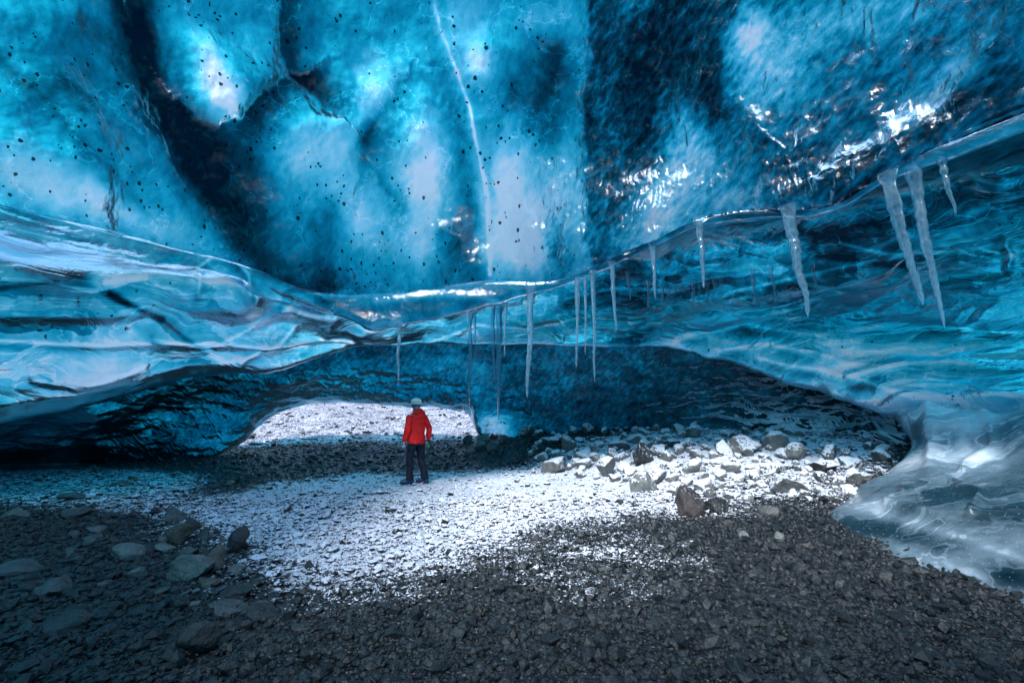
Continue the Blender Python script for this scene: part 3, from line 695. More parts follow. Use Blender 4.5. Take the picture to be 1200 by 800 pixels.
# ------------------------------------------------------------------ frozen mound on the right
def build_mound():
    rows = [
     [(1040, 470, 8.6), (1062, 466, 8.2), (1120, 459, 7.6), (1200, 458, 6.9), (1400, 445, 5.8), (1800, 440, 4.4)],
     [(1056, 500, 8.4), (1068, 496, 7.8), (1120, 490, 7.0), (1200, 488, 6.3), (1400, 480, 5.3), (1800, 475, 4.0)],
     [(1064, 524, 8.2), (1079, 520, 7.4), (1125, 525, 6.6), (1200, 530, 5.8), (1400, 530, 4.8), (1800, 530, 3.6)],
     [(1040, 552, 7.4), (1052, 548, 6.9), (1110, 558, 5.9), (1200, 568, 5.1), (1400, 580, 4.2), (1800, 590, 3.1)],
     [(1000, 582, 6.7), (1012, 578, 6.25), (1080, 598, 5.3), (1200, 615, 4.5), (1400, 640, 3.6), (1800, 660, 2.7)],
    ]
    def g(u, v, dz):
        p = ghit(u, v).copy(); p[2] += dz; return p
    L = [[P(*q) for q in r] for r in rows]
    L.append([g(978, 598, -.02), g(985, 604, .05), g(1048, 640, .06), g(1200, 690, .06), P(1400, 745, 2.9), P(1800, 800, 2.1)])
    L.append([g(972, 604, -.08), g(978, 612, -.03), g(1035, 656, -.03), g(1200, 716, -.03), P(1400, 770, 2.7), P(1800, 830, 2.0)])
    for k in (5, 6):
        for j in (4, 5): L[k][j][2] = (0.06 if k == 5 else -0.05)
    L = np.array(L)
    cols = np.linspace(0, 5, 420) ; cols = np.concatenate([cols[:252], cols[252::2]])
    Lc = np.stack([hermite(np.arange(6), r, cols) for r in L])
    rws = np.linspace(0, 6, 330)
    M = np.stack([hermite(np.arange(7), Lc[:, j], rws) for j in range(len(cols))], 1)
    n = grid_normals(M)
    if (n * (CAM - M)).sum(-1).mean() < 0: n = -n
    u, v = proj(M)
    wp = M + 0.5 * np.stack([perlin(M * 0.8), perlin(M * 0.8 + 9), perlin(M * 0.8 + 5)], -1)
    d = 0.08 * fbm(wp * np.array([0.5, 0.7, 0.9]), 2) + 0.015 * ridged(wp * np.array([0.4, 1.0, 1.2]), 2)
    fade = smooth((6 - rws)[:, None] / 0.8)
    d = d * fade - 0.12 * blob(u, v, 1165, 505, 30, 30) + 0.10 * stroke(u, v, [(1090, 470), (1095, 510), (1092, 540)], 9) + 0.05 * stroke(u, v, [(1150, 470), (1160, 520), (1130, 545)], 6)
    d += fade * (0.07 * stroke(u, v, [(1060, 575), (1110, 560), (1150, 575), (1140, 600)], 5) + 0.06 * stroke(u, v, [(1040, 590), (1100, 605), (1200, 600)], 5))
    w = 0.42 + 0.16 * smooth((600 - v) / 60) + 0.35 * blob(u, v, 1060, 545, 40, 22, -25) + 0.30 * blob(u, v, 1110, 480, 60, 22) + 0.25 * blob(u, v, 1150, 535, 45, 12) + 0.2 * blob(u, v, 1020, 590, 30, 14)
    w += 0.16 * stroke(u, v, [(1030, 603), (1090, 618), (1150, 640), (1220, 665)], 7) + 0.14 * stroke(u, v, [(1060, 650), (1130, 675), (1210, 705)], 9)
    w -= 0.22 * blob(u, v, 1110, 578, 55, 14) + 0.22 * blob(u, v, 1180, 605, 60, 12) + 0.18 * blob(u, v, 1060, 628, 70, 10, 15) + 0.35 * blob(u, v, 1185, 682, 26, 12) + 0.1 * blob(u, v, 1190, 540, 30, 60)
    M = M + n * d[..., None]
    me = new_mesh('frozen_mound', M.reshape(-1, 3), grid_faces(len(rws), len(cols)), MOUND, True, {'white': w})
    tag(link('frozen_mound', me), 'glassy grey blue mound of frozen meltwater flowing onto the gravel at the right', 'ice mound')
build_mound()

# ------------------------------------------------------------------ icicles
def icicle_mesh(length, r, bend, seed, flare=2.0):
    """hangs from the origin down -z; tip shifted by bend (x)"""
    r_ = np.random.default_rng(seed)
    nz, na = 70, 14
    t = np.linspace(0, 1, nz)
    prof = r * ((1 - t) ** 0.62 * 0.85 + 0.15) * (1 + (flare - 1) * np.exp(-t * 16))
    prof *= 1 + 0.09 * np.sin(t * length * 55 + r_.random() * 6) * (0.4 + t) + 0.30 * perlin(np.stack([t * 11, t * 0 + seed * 1.7, t * 0], -1))
    prof[-3:] *= [0.85, 0.6, 0.15]
    cx = bend * t ** 1.3 + 0.5 * r * perlin(np.stack([t * 3, t * 0 + seed, t * 0], -1)); cy = 0.5 * r * perlin(np.stack([t * 3, t * 0 + seed + 50, t * 0], -1))
    a = np.linspace(0, 2 * np.pi, na, endpoint=False)
    A, T_ = np.meshgrid(a, t)
    pr = prof[:, None] * (1 + 0.10 * np.cos(2 * A + seed) + 0.06 * np.sin(3 * A + T_ * 4))
    X = cx[:, None] + pr * np.cos(A); Y = cy[:, None] + pr * np.sin(A); Z = -T_ * length
    v = np.stack([X, Y, Z], -1).reshape(-1, 3)
    i = np.arange((nz - 1) * na); k = i % na; b = i - k
    f = np.stack([i, b + (k + 1) % na, b + (k + 1) % na + na, i + na], 1)
    return v, f

icicles = [ # u, v top, u tip, v tip, width px, label, group
 (468, 383, 466, 452, 7, 'thin icicle hanging alone at the left end of the row, near the helmet'),
 (551, 372, 550, 478, 9, 'long slim icicle left of the central cluster, its tip above the cave opening'),
 (556, 374, 558, 420, 5, 'short icicle fused beside the long slim icicle left of the central cluster'),
 (577, 362, 579, 446, 8, 'left icicle of the central cluster, shorter than its longest neighbour'),
 (585, 362, 584, 492, 10, 'longest icicle of the central cluster, its tip just above the cave opening'),
 (592, 358, 591, 418, 6, 'short right icicle of the central cluster'),
 (622, 336, 618, 466, 12, 'thick clear icicle with a knobbly tip, right of the central cluster'),
 (677, 330, 675, 432, 8, 'leftmost icicle of the three hanging right of the dark ceiling strip'),
 (686, 328, 686, 416, 6, 'thin middle icicle of the three hanging right of the dark ceiling strip'),
 (695, 322, 697, 448, 9, 'longest icicle of the three hanging right of the dark ceiling strip'),
 (717, 312, 722, 388, 9, 'short stout icicle hanging to the right of the group of three'),
 (765, 288, 768, 350, 10, 'straight icicle hanging above the curtain of small icicles'),
 (820, 260, 825, 338, 12, 'pointed icicle hanging at the middle of the curved ceiling lip'),
 (925, 247, 947, 372, 19, 'big slanting icicle, broad at its root, hanging where the ceiling lip dips'),
 (1041, 210, 1082, 358, 22, 'left one of the two big leaning icicles at the right, with a bent root'),
 (1070, 204, 1107, 384, 19, 'longest leaning icicle at the right, ending in a round blunt knob'),
 (1104, 192, 1120, 252, 13, 'short blunt icicle hanging highest at the right'),
]
def put_icicle(u, v, ut, vt, w, label, seed, group=None, cat='icicle', Yf=None, sink=0.07):
    hit = None
    for dv in (-3, -6, -10, -15):
        hit = ihit(u, v + dv)
        if hit is not None: break
    Y = Yf or hit[1]
    top = P(u, v, Y); tip = P(ut, vt, Y)
    ln = top[2] - tip[2] + sink
    me_v, me_f = icicle_mesh(ln, w * 0.5 * Y / F * 0.70, tip[0] - top[0], seed, 1.6)
    o = link('icicle', new_mesh('icicle', me_v, me_f, ICICLE))
    o.location = (top[0], top[1], top[2] + sink)
    tag(o, label, cat, group)
for k, (u, v, ut, vt, w, lb) in enumerate(icicles): put_icicle(u, v, ut, vt, w, lb, k + 1)
# small ones: curtain above the shelf and stubs in the recess (hang from the recess ceiling)
small = [(760, 330, 372, 4), (768, 335, 392, 5), (776, 338, 378, 4), (783, 340, 388, 5), (790, 338, 366, 4), (797, 336, 380, 5), (806, 338, 362, 4), (812, 332, 372, 5), (820, 336, 360, 4), (829, 334, 356, 4), (838, 330, 352, 4),
         (845, 328, 346, 3)]
for k, (u, v, vt, w) in enumerate(small):
    put_icicle(u, v, u + random.uniform(-2, 2), vt, w + 2, 'tiny icicle in the curtain of small icicles over the ice shelf', 40 + k, 'curtain of tiny icicles over the ice shelf', sink=0.05)
for k, (u, v, ut, vt, w, lb) in enumerate([(882, 318, 886, 362, 7, 'small icicle in the recess left of the big slanting icicle'), (903, 316, 912, 362, 7, 'small slanting icicle in the recess just left of the big slanting one'),
                                           (952, 312, 962, 352, 6, 'small icicle in the recess just right of the big slanting icicle'), (735, 320, 739, 352, 5, 'tiny icicle in the shadowed recess right of the short stout icicle')]):
    put_icicle(u, v, ut, vt, w, lb, 60 + k, None, sink=0.05)

# ------------------------------------------------------------------ rocks
def ico(sub):
    import bmesh
    bm = bmesh.new(); bmesh.ops.create_icosphere(bm, subdivisions=sub, radius=1)
    v = np.array([x.co[:] for x in bm.verts]); f = np.array([[x.index for x in fc.verts] for fc in bm.faces]); bm.free()
    return v, f
ICO4, ICO3, ICO1 = ico(5), ico(4), ico(1)
def rock_shape(seed, flat=0.6, cuts=9, round_=0.0, sub=None):
    r_ = np.random.default_rng(seed)
    v, f = sub or ICO3; v = v.copy()
    for _ in range(cuts):
        n = r_.normal(size=3); n /= np.linalg.norm(n)
        d = r_.uniform(0.34 + 0.42 * round_, 0.72 + 0.15 * round_)
        q = v @ n - d
        v -= np.where(q > 0, q, 0)[:, None] * n * 0.97
    v += (v / np.linalg.norm(v, axis=1)[:, None]) * (0.10 * fbm(v * 1.3 + seed, 2) + 0.05 * fbm(v * 4 + seed, 4))[:, None]
    v /= np.abs(v).max(0)
    v[:, 2] *= flat
    return v, f

def put_rock(u, v, wpx, hpx, mat, seed, label, group=None, snow=None, cuts=9, round_=0.0, rot=None, name='rock', cat='rock', sub=None, pos=None, tone=0.5, name_=None):
    g = ghit(u, v) if pos is None else pos
    scale = g[1] / F
    hw = wpx * scale / 2 * 0.93; hh = hpx * scale * 0.62
    vv, ff = rock_shape(seed, 1.0, cuts + 5, round_, sub)
    r_ = np.random.default_rng(seed + 999)
    tilt = r_.normal(size=2) * 0.15
    vv = vv * np.array([hw, hw * r_.uniform(0.7, 1.0), hh])
    ca, sa = math.cos(tilt[0]), math.sin(tilt[0])
    vv = vv @ np.array([[ca, 0, sa], [0, 1, 0], [-sa, 0, ca]])
    a = r_.uniform(-0.5, 0.5) if rot is None else rot
    ca, sa = math.cos(a), math.sin(a); vv = vv @ np.array([[ca, sa, 0], [-sa, ca, 0], [0, 0, 1]])
    s = snow * 1.45 if snow and snow > .3 else (snow or 0)
    me = new_mesh(name, vv, ff, mat, True, {'snow': np.full(len(vv), s), 'tone': np.full(len(vv), tone)})
    o = link(name, me)
    gz = float(ground_z(np.array([g[0]]), np.array([g[1] + hw * .5]))[0])
    o.location = (g[0], g[1] + hw * 0.6, gz + hh * 0.45)
    return tag(o, label, cat, group)

R_ = [ # left pile (ground point px, width, height)
 (212, 684, 54, 30, PALE, 'pale flat-topped boulder at the front of the left rock pile', 0, 6, 0.3),
 (244, 672, 30, 34, BROWN, 'brown wedge shaped rock on the right side of the left rock pile', 0, 8, 0),
 (268, 648, 38, 28, DARK, 'dark rounded rock at the right end of the left rock pile', 0.1, 9, .2),
 (203, 640, 26, 26, BROWN, 'pointed grey brown rock at the back of the left rock pile', 0, 8, 0),
 (234, 638, 22, 20, ROCK, 'small grey rock wedged behind the dark rounded rock', 0.1, 7, .2),
 (222, 624, 26, 18, DARK, 'dark rock behind the small wedged rock in the left pile', 0.1, 7, .2),
 (200, 614, 38, 14, ROCK, 'long low grey rock at the back of the left pile against the snow', 0.2, 7, .2),
 (182, 648, 34, 12, PALE, 'flat pale slab in the middle of the left rock pile', 0, 9, 0),
 (140, 658, 40, 18, PALE, 'smooth rounded pale stone lying left of the left rock pile', 0, 4, .9),
 (217, 655, 26, 12, ROCK, 'small grey block between the brown wedge and the pale slab', 0, 9, 0),
 (238, 690, 30, 10, BROWN, 'low brownish rock tucked under the brown wedge rock', 0, 8, .2),
 (268, 706, 42, 17, DARK, 'dark angular slab lying in front of the left rock pile', 0, 9, 0),
 (264, 724, 48, 14, ROCK, 'flat grey slab just below the dark angular slab', 0, 8, 0),
 (298, 728, 40, 12, DARK, 'low wet slab with pale edges right of the flat grey slab', .12, 9, 0),
 (200, 716, 30, 18, DARK, 'black knobbly rock between the pale boulder and the dark slabs', .1, 9, 0),
 (225, 770, 44, 34, DARK, 'wet black boulder near the bottom at the left', .1, 9, .2),
 (48, 700, 42, 22, ROCK, 'bluish grey rock near the left edge of the picture', 0, 7, .4),
 (8, 610, 34, 14, PALE, 'pale rock cut by the left edge of the picture', .2, 5, .8),
 (75, 588, 34, 10, ROCK, 'low grey rock alone on the frosted gravel at the left', .25, 6, .4),
 (78, 608, 36, 12, ROCK, 'low grey rock on the frosted left gravel, the nearer of two alike', .15, 6, .4),
 (10, 678, 50, 16, ROCK, 'dim grey rock at the left edge below the pale one', 0, 6, .4),
 (135, 570, 22, 7, ROCK, 'flat stone far back on the left gravel', .2, 6, .4), (155, 563, 14, 6, BROWN, 'small brown stone far back on the left gravel', .1, 6, .4),
 (65, 745, 50, 14, DARK, 'dark flat rock in the black gravel at the bottom left', 0, 8, 0),
 (268, 568, 12, 6, BROWN, 'tiny tan stone on the gravel left of the walker', 0, 5, .5),
 # right rubble
 (811, 608, 44, 38, RED, 'big reddish brown boulder at the front of the snowy rubble', .35, 6, .3),
 (757, 578, 34, 28, PALE, 'upright pale grey boulder left of the reddish boulder', .62, 6, .3),
 (652, 555, 40, 22, PALE, 'low broad snow dusted boulder nearest the walker in the rubble', .72, 6, .3),
 (712, 560, 26, 26, ROCK, 'upright snow capped block between the low boulder and the pale boulder', .7, 8, 0),
 (753, 546, 32, 30, DARK, 'dark wedge shaped rock standing in the middle of the rubble', .6, 9, 0),
 (880, 532, 42, 21, PALE, 'broad flat snow topped boulder at the back of the rubble', .62, 6, .3),
 (914, 528, 32, 24, PALE, 'rounded snow capped boulder right of the broad flat one', .66, 4, .7),
 (938, 540, 27, 20, PALE, 'rounded boulder in front and right of the snow capped one', .66, 4, .7),
 (938, 523, 24, 14, ROCK, 'grey snow capped rock behind the two rounded boulders', .62, 6, .3),
 (934, 578, 46, 22, ROCK, 'wide dark sided snow topped boulder at the right front of the rubble', .6, 8, 0),
 (973, 556, 32, 20, DARK, 'dark leaning rock in the right part of the rubble', .58, 8, 0),
 (1000, 548, 32, 13, ROCK, 'flat rock at the right edge of the rubble by the ice mound', .6, 8, 0),
 (834, 577, 34, 14, ROCK, 'flat grey stone behind the reddish boulder', .6, 7, .2),
 (790, 582, 22, 18, ROCK, 'squat grey stone touching the left side of the reddish boulder', .6, 7, .2),
 (845, 604, 32, 22, DARK, 'dark broken rock just right of the reddish boulder', .55, 9, 0),
 (975, 588, 20, 14, ROCK, 'round dark stone at the right end of the rubble near the ice tongue', .6, 5, .6),
 (862, 556, 26, 16, PALE, 'pale stone standing in front of the broad flat boulder', .66, 6, .3),
 (727, 528, 30, 13, ROCK, 'flat light stone at the top of the rubble slope', .7, 6, .3),
 (790, 525, 28, 12, ROCK, 'long low snowy stone high on the rubble slope', .7, 6, .3),
 (820, 538, 26, 13, ROCK, 'leaf shaped snowy stone in the centre of the rubble', .7, 6, .3),
 (667, 528, 18, 20, ROCK, 'blocky stone sticking up on the crest of the rubble', .6, 8, 0),
 (1022, 566, 18, 12, ROCK, 'small stone against the foot of the ice mound', .5, 6, .3),
 (905, 606, 26, 12, ROCK, 'low stone at the dark edge of the snow below the wide boulder', .3, 7, .2),
 (548, 520, 14, 12, ROCK, 'small grey rock at the right foot of the cave opening', .05, 6, .4),
 (562, 528, 16, 11, PALE, 'smooth pale stone, left of the pair at the foot of the opening', .05, 4, .8),
 (577, 530, 15, 12, ROCK, 'smooth grey stone, right of the pair at the foot of the opening', .05, 4, .8),
 (566, 519, 18, 11, PALE, 'rounded pale stone behind the pair at the foot of the opening', .1, 4, .8),
 (590, 518, 14, 10, ROCK, 'rounded stone behind and right of the pair below the opening', .1, 5, .6),
 (404, 551, 12, 5, DARK, 'small dark stone on the gravel left of the walker', .05, 7, .2),
 (438, 550, 12, 5, ROCK, 'small grey stone on the gravel just left of the walker', .2, 7, .2),
 (728, 592, 12, 7, DARK, 'small dark stone on the snow in front of the rubble', .2, 7, .2),
 (610, 628, 9, 8, DARK, 'black pebble on the rim of the frosty patch', 0, 7, .2),
 (708, 728, 18, 10, DARK, 'dark stone in the foreground gravel below the frosty patch', 0, 7, .2),
 (916, 634, 16, 10, PALE, 'pale pebble in the dark gravel right of the frosty patch', 0, 4, .8),
 (875, 632, 14, 11, PALE, 'greenish grey pebble left of the pale pebble in the dark gravel', 0, 5, .5),
 (463, 720, 9, 10, PALE, 'upright pale pebble in the foreground gravel', 0, 6, .5),
]
for k, (u, v, w, h, m, lb, sn, cuts, rd) in enumerate(R_):
    put_rock(u, v, w, h, m, 300 + k, lb, None, sn, cuts, rd)
# rubble between them
taken = [(r[0], r[1] - r[3] * .3) for r in R_]
n = 0; tries = 0
rub = [(610, 512), (700, 503), (850, 499), (965, 504), (1046, 522), (1040, 555), (985, 598), (900, 585), (850, 596), (780, 575), (690, 565), (620, 545)]
while n < 240 and tries < 9000:
    tries += 1
    u = random.uniform(600, 1050); v = random.uniform(502, 602)
    if float(in_poly(np.array([u]), np.array([v]), rub)[0]) < 0: continue
    w = random.choice([9, 10, 12, 14, 16, 18, 22, 26]) * (0.75 + (v - 500) / 150)
    if min((abs(u - a) / (w * .52)) ** 2 + (abs(v - b) / (w * .32)) ** 2 for a, b in taken) < 1: continue
    taken.append((u, v))
    put_rock(u, v, w, w * random.uniform(.5, .85), random.choice([ROCK, ROCK, PALE, PALE]), 1000 + n, 'small snow dusted stone among the larger boulders of the rubble slope', 'small stones of the snowy rubble slope',
             random.uniform(.68, .92), 8, random.uniform(0, .4), random.uniform(-1, 1), sub=ico(3) if n == 0 else _i3)  if n else None
    if n == 0: _i3 = ico(3)
    n += 1
# small stones of the left pile
n = 0; tries = 0
pil = [(110, 600), (210, 605), (290, 640), (300, 700), (240, 720), (160, 700), (100, 690), (60, 650)]
while n < 46 and tries < 4000:
    tries += 1
    u = random.uniform(60, 300); v = random.uniform(602, 720)
    if float(in_poly(np.array([u]), np.array([v]), pil)[0]) < 0: continue
    w = random.uniform(9, 24)
    if min((abs(u - a) / (w * .6)) ** 2 + (abs(v - b) / (w * .38)) ** 2 for a, b in taken) < 1: continue
    taken.append((u, v))
    put_rock(u, v, w, w * random.uniform(.3, .55), random.choice([ROCK, DARK, ROCK, PALE]), 2000 + n, 'small flat bare stone scattered in the left rock pile', 'small flat stones of the left rock pile', 0.02, 8, 0.1, random.uniform(-1, 1), sub=_i3)
    n += 1

# ------------------------------------------------------------------ loose gravel (uncountable)
def build_gravel():
    nst = 160000
    y = np.concatenate([rng.uniform(0, 1, int(nst * .8)) ** 0.8 * 6.5 + 1.7, rng.uniform(8, 15.5, int(nst * .2)), 15.5 + 22 * rng.uniform(0, 1, 9000) ** 1.5])
    x = rng.uniform(-1.25, 1.25, len(y)) * (y + 1.0)
    keep = ((x > -12) & (x < 10)) | (y > 15.5)
    xm = np.array([(p[0], p[1]) for p in [ghit(985, 606), ghit(1045, 652), ghit(1120, 688), ghit(1200, 718)]])
    x, y = x[keep], y[keep]
    size = np.exp(rng.normal(np.log(0.0118), 0.6, len(x))) * (0.75 + 0.075 * y)
    big = rng.random(len(x)) < 0.02; size[big] *= rng.uniform(1.5, 2.8, big.sum())
    size = np.where(y > 15.5, np.minimum(size * 1.6, .16), np.minimum(size, 0.075))
    s = snow_amount(x, y)
    keep = (rng.random(len(x)) > 0.45 * s)
    x, y, size, s = x[keep], y[keep], size[keep], s[keep]
    z = ground_z(x, y)
    n_ = len(x); bv, bf = ICO1
    sc_ = np.stack([size * rng.uniform(.7, 1.3, n_), size * rng.uniform(.6, 1.1, n_), size * rng.uniform(.45, .95, n_)], -1)
    V_ = bv[None] * (1 + rng.normal(0, .16, (n_, len(bv), 1)))
    V_ = V_ * sc_[:, None]
    ax = rng.normal(0, .28, (n_, 2)); a = rng.uniform(0, 6.283, n_)
    cx_, sx_ = np.cos(ax[:, :1]), np.sin(ax[:, :1])
    Y_ = V_[..., 1] * cx_ - V_[..., 2] * sx_; Z_ = V_[..., 1] * sx_ + V_[..., 2] * cx_; X_ = V_[..., 0]
    ca, sa = np.cos(a)[:, None], np.sin(a)[:, None]
    V_ = np.stack([X_ * ca - Y_ * sa + x[:, None], X_ * sa + Y_ * ca + y[:, None], Z_ + (z + sc_[:, 2] * .25)[:, None]], -1)
    fc = (bf[None] + (np.arange(n_) * len(bv))[:, None, None]).reshape(-1, 3)
    tone = np.repeat(rng.beta(2, 2.4, n_), len(bv)); sn = np.repeat(np.clip(s * rng.uniform(.7, 1.15, n_), 0, 1), len(bv))
    me = new_mesh('gravel', V_.reshape(-1, 3), fc, PEBBLE, False, {'snow': sn, 'tone': tone})
    tag(link('gravel', me), 'loose dark gravel covering the cave floor', 'gravel', kind='stuff')
build_gravel()

# ------------------------------------------------------------------ person
def skin_obj(name, pts, edges, radii, mat, parent, sub=2, root=0):
    me = bpy.data.meshes.new(name); me.from_pydata([tuple(p) for p in pts], edges, []); me.update()
    o = bpy.data.objects.new(name, me); C.objects.link(o); o.parent = parent
    m = o.modifiers.new('skin', 'SKIN'); m.use_smooth_shade = True
    sv = me.skin_vertices[0].data if me.skin_vertices else None
    if sv is None:
        bpy.context.view_layer.objects.active = o
    for k, r in enumerate(radii):
        me.skin_vertices[0].data[k].radius = r if isinstance(r, tuple) else (r, r)
        me.skin_vertices[0].data[k].use_root = (k == root)
    s = o.modifiers.new('sub', 'SUBSURF'); s.levels = sub; s.render_levels = sub
    me.materials.append(mat)
    return o

def loft(name, rings, mat, parent, na=24, caps=True, wrinkle=0.0, seed=0):
    """rings: (centre, axis_a vec, axis_b vec) elliptical sections -> one closed garment/limb surface"""
    rg = np.array([[*r[0], *r[1], *r[2]] for r in rings], float)
    tt = np.arange(len(rg)); fine = np.linspace(0, len(rg) - 1, (len(rg) - 1) * 6 + 1)
    q = hermite(tt, rg, fine)
    a = np.linspace(0, 2 * np.pi, na, endpoint=False)
    vv = q[:, None, :3] + np.cos(a)[None, :, None] * q[:, None, 3:6] + np.sin(a)[None, :, None] * q[:, None, 6:9]
    if wrinkle:
        d = vv - q[:, None, :3]; l = np.linalg.norm(d, axis=-1, keepdims=True) + 1e-6
        vv = vv + d / l * (wrinkle * fbm(vv * np.array([7, 7, 13]) + seed, 3))[..., None]
    nr = len(fine); vv = vv.reshape(-1, 3)
    i = np.arange((nr - 1) * na); k = i % na; b = i - k
    f = np.stack([i, b + (k + 1) % na, b + (k + 1) % na + na, i + na], 1).tolist()
    if caps: f += [list(range(na))[::-1], [(nr - 1) * na + j for j in range(na)]]
    me = bpy.data.meshes.new(name); me.from_pydata(vv.tolist(), [], f)
    for p in me.polygons: p.use_smooth = True
    me.update(); me.materials.append(mat)
    o = bpy.data.objects.new(name, me); C.objects.link(o); o.parent = parent
    return o

def build_person():
    g = ghit(486, 567)
    root = bpy.data.objects.new('person', None); C.objects.link(root)
    root.location = (g[0], g[1], float(ground_z(np.array([g[0]]), np.array([g[1]]))[0]) + 0.01)
    tag(root, 'person in red hooded jacket and white helmet standing with back half turned', 'person')
    skin = plain('skin', (0.5, 0.32, 0.25), 0.5); red = plain('red_jacket_fabric', (0.95, 0.012, 0.012), 0.5, 10, 0.25, 0.03, .3)
    navy = plain('navy_trousers', (0.007, 0.013, 0.030), 0.75, 12, 0.6, 0.03, .3); bootm = plain('blue_boots', (0.012, 0.05, 0.15), 0.5)
    helm = plain('white_helmet', (0.85, 0.88, 0.84), 0.3, 40, 0.05, 0.001); green = plain('green_strap', (0.10, 0.45, 0.06), 0.5)
    blk = plain('black_glove', (0.015, 0.018, 0.02), 0.6); beanie = plain('blue_head_band', (0.01, 0.12, 0.25), 0.7)
    grey = plain('grey_glove', (0.45, 0.48, 0.5), 0.6)
    f = np.array([-.78, .62, 0]); l = np.array([-.62, -.78, 0]); z = np.array([0, 0, 1.])
    def W(a, b, c): return f * a + l * b + z * c   # forward, left, up
    # body: pelvis, spine, head, arms to wrists with hands, legs
    hipL, hipR = W(.0, .10, .93), W(0, -.10, .93)
    kneeL, kneeR = W(.06, .11, .50), W(-.02, -.14, .50)
    ankL, ankR = W(.02, .12, .09), W(-.10, -.19, .10)
    shL, shR = W(0, .19, 1.44), W(0, -.19, 1.44)
    elL, elR = W(-.03, .27, 1.15), W(-.10, -.27, 1.16)
    wrL, wrR = W(.07, .27, .90), W(-.02, -.34, .92)
    pts = [W(0, 0, .96), W(0, 0, 1.15), W(0, 0, 1.36), W(0.01, 0, 1.50), W(.03, 0, 1.60), W(.035, 0, 1.70),
           shL, elL, wrL, shR, elR, wrR, hipL, kneeL, ankL, hipR, kneeR, ankR]
    ed = [(0, 1), (1, 2), (2, 3), (3, 4), (4, 5), (2, 6), (6, 7), (7, 8), (2, 9), (9, 10), (10, 11), (0, 12), (12, 13), (13, 14), (0, 15), (15, 16), (16, 17)]
    rad = [.12, .11, .12, .055, .075, .085, .055, .04, .028, .055, .04, .028, .08, .055, .038, .08, .055, .038]
    # head turned to image left, chin and nose
    hd = np.array([-1, .12, 0.]); hd /= np.linalg.norm(hd)
    pts += [pts[4] + hd * .07 + z * -.005, pts[4] + hd * .095 + z * .035, pts[4] + hd * .115 + z * .028]
    ed += [(4, 18), (4, 19), (19, 20)]; rad += [.035, .028, .014]
    body = skin_obj('body', pts, ed, rad, skin, root, 1)
    # hands with fingers
    def hand(wr, dirv, side, mat, nm):
        d = dirv / np.linalg.norm(dirv); s = side / np.linalg.norm(side); b = np.cross(d, s)
        pp = [wr, wr + d * .05, wr + d * .09]; ee = [(0, 1), (1, 2)]; rr = [.03, (.042, .022), (.045, .02)]
        for q, (o_, ln) in enumerate([(-.030, .055), (-.010, .065), (.010, .062), (.029, .048)]):
            b0 = wr + d * .085 + s * o_; k1 = b0 + d * ln * .55 + b * .006; k2 = k1 + d * ln * .35 + b * .024
            i0 = len(pp); pp += [b0, k1, k2]; ee += [(2, i0), (i0, i0 + 1), (i0 + 1, i0 + 2)]; rr += [.011, .0105, .009]
        i0 = len(pp); pp += [wr + d * .04 - s * .035, wr + d * .075 - s * .055 + b * .015]; ee += [(1, i0), (i0, i0 + 1)]; rr += [.014, .011]
        return skin_obj(nm, pp, ee, rr, mat, root, 1)
    hand(wrL + z * .01, np.array([.02, 0, -1.]), -f, grey, 'glove')
    gr = hand(wrR + z * .01, np.array([.1, 0, -1.]), f, blk, 'glove')
    # jacket torso
    hem = W(-.01, 0, .84)
    J = [(hem, f * .155, l * .205), (W(0, 0, .90), f * .16, l * .21), (W(0, 0, 1.05), f * .145, l * .20), (W(0, 0, 1.20), f * .15, l * .205), (W(0, 0, 1.34), f * .155, l * .215),
         (W(0, 0, 1.43), f * .14, l * .215), (W(0, 0, 1.49), f * .10, l * .13), (W(.01, 0, 1.53), f * .08, l * .085), (W(.015, 0, 1.56), f * .075, l * .08)]
    jk = loft('jacket', J, red, root, 40, True, 0.022, 1)
    def sleeve(a, b, c, sd):
        a = a + z * .0; rings = []
        path = [a + (a - b) * -.02 - l * np.sign((a @ l)) * .03, a - z * .03, a * .5 + b * .5, b, b * .5 + c * .5, c]
        rr = [.035, .072, .074, .068, .06, .052]
        for i, p_ in enumerate(path):
            t_ = (path[min(i + 1, 5)] - path[max(i - 1, 0)]); t_ /= np.linalg.norm(t_)
            s_ = np.cross(t_, f); s_ /= np.linalg.norm(s_); u_ = np.cross(s_, t_)
            rings.append((p_, s_ * rr[i], u_ * rr[i]))
        loft('sleeve', rings, red, jk, 20, True, 0.010, sd)
    sleeve(shL + z * .0, elL, wrL, 3); sleeve(shR, elR, wrR, 8)
    # hood lying on the shoulders, collar up to the chin
    hoodr = [(W(-.10, 0, 1.40), f * .05, l * .06), (W(-.115, 0, 1.46), f * .075, l * .13), (W(-.075, 0, 1.53), f * .09, l * .125), (W(-.03, 0, 1.575), f * .09, l * .10), (W(-.01, 0, 1.59), f * .07, l * .08)]
    loft('hood', hoodr, red, jk, 24, True, 0.014, 5)
    loft('hem', [(W(-.01, 0, .832), f * .157, l * .207), (W(-.01, 0, .85), f * .165, l * .215), (W(-.01, 0, .865), f * .160, l * .210)], plain('dark_red_hem', (0.30, 0.003, 0.006), 0.6), jk, 28, True)
    # trousers
    def leg(h, k, a, sd):
        path = [h + z * .04, h * .7 + k * .3, k * .85 + h * .15, k, k * .4 + a * .6, a, a - z * .02]
        rr = [.115, .105, .085, .078, .078, .085, .08]; rings = []
        for i, p_ in enumerate(path):
            rings.append((p_, f * rr[i], l * rr[i] * .95))
        return rings
    tr = loft('trousers', [(W(0, 0, .80), f * .12, l * .16), (W(0, 0, .88), f * .14, l * .185), (W(0, 0, .96), f * .135, l * .18)], navy, root, 28, True, 0.006, 11)
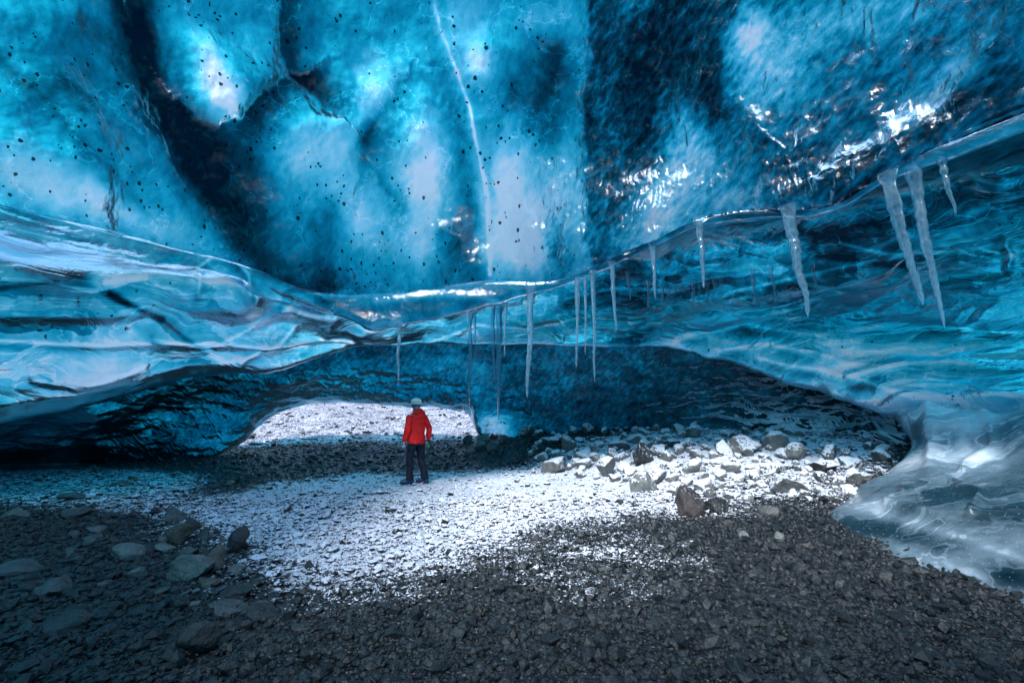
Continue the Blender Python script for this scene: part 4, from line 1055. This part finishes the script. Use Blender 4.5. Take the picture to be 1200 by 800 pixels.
    loft('trouser_leg', leg(hipL - z * .03, kneeL, ankL + z * .01, 1), navy, tr, 20, True, 0.018, 21)
    loft('trouser_leg', leg(hipR - z * .03, kneeR, ankR + z * .01, 2), navy, tr, 20, True, 0.018, 31)
    # boots
    def boot(a, dirv):
        d = dirv / np.linalg.norm(dirv); s_ = np.cross(z, d); b0 = np.array([a[0], a[1], 0])
        rings = [(b0 - d * .09 + z * .05, s_ * .02, z * .03), (b0 - d * .07 + z * .055, s_ * .042, z * .052), (b0 + z * .07, s_ * .048, z * .07), (b0 + d * .07 + z * .052, s_ * .05, z * .05),
                 (b0 + d * .15 + z * .04, s_ * .052, z * .038), (b0 + d * .20 + z * .032, s_ * .035, z * .028), (b0 + d * .215 + z * .03, s_ * .012, z * .012)]
        o = loft('boot', rings, bootm, root, 18, True)
        sl = [(b0 + d * x + z * .008, s_ * w_, z * .012) for x, w_ in ((-.09, .03), (-.06, .048), (.05, .052), (.15, .055), (.21, .03))]
        loft('sole', sl, blk, o, 14, True)
    boot(ankL, np.array([-1, -.1, 0])); boot(ankR, np.array([-.9, .35, 0]))
    # helmet, head band, lamp
    hc = W(.035, 0, 1.70)
    hs = np.cross(z, hd)
    hr = [(hc + z * -.015, hd * .118, hs * .105), (hc + z * .02, hd * .122, hs * .108), (hc + z * .06, hd * .112, hs * .098), (hc + z * .095, hd * .085, hs * .075), (hc + z * .112, hd * .045, hs * .04), (hc + z * .117, hd * .008, hs * .008)]
    hm = loft('helmet', hr, helm, root, 28, True)
    loft('helmet_strap', [(hc + z * .012 + hd * .0, hd * .126, hs * .112), (hc + z * .030, hd * .126, hs * .112)], green, hm, 28, True)
    loft('headlamp', [(hc + hd * .115 + z * .035, hs * .028, z * .02), (hc + hd * .15 + z * .033, hs * .024, z * .018)], blk, hm, 14, True)
    loft('head_band', [(hc - z * .085, hd * .085, hs * .082), (hc - z * .05, hd * .094, hs * .088), (hc - z * .01, hd * .10, hs * .092)], beanie, root, 24, True)
    # strap dangling from the right glove
    loft('hand_strap', [(wrR + z * -.06, f * .02, l * .014), (wrR + z * -.12, f * .022, l * .014), (wrR + z * -.18, f * .012, l * .010)], green, gr, 10, True)
build_person()

# ------------------------------------------------------------------ light, sky, camera
SUN_EL, SUN_AZ = math.radians(45.5), math.radians(205)     # azimuth of the sun from +Y clockwise
w = bpy.data.worlds.new('World'); scn.world = w; w.use_nodes = True
nt = w.node_tree; nt.nodes.clear()
sky = nt.nodes.new('ShaderNodeTexSky'); sky.sky_type = 'NISHITA'; sky.sun_disc = False
sky.sun_elevation = SUN_EL; sky.sun_rotation = SUN_AZ; sky.air_density = 1.0; sky.dust_density = 1.0; sky.ozone_density = 1.0
bg = nt.nodes.new('ShaderNodeBackground'); bg.inputs[1].default_value = 0.15
wo = nt.nodes.new('ShaderNodeOutputWorld')
nt.links.new(sky.outputs[0], bg.inputs[0]); nt.links.new(bg.outputs[0], wo.inputs[0])
sun = bpy.data.lights.new('sun', 'SUN'); sun.energy = 2.5; sun.angle = math.radians(12); sun.color = (1, .985, .97)
so = bpy.data.objects.new('sun', sun); C.objects.link(so)
dirv = Vector((math.sin(SUN_AZ) * math.cos(SUN_EL), math.cos(SUN_AZ) * math.cos(SUN_EL), math.sin(SUN_EL)))
so.rotation_euler = dirv.to_track_quat('Z', 'Y').to_euler()

cam = bpy.data.cameras.new('camera'); cam.sensor_width = 36; cam.lens = F / 1200 * 36; cam.clip_end = 2000; cam.clip_start = 0.05
co = bpy.data.objects.new('camera', cam); C.objects.link(co); co.location = CAM
co.rotation_euler = (math.pi / 2 + PITCH, 0, 0); scn.camera = co

scn.view_settings.view_transform = 'Standard'; scn.view_settings.look = 'None'
scn.view_settings.exposure = 1.15; scn.view_settings.gamma = 1.0; scn.view_settings.use_curve_mapping = False
scn.cycles.use_denoising = True
scn.cycles.max_bounces = 8; scn.cycles.diffuse_bounces = 4; scn.cycles.glossy_bounces = 3; scn.cycles.transmission_bounces = 6
scn.cycles.sample_clamp_indirect = 8
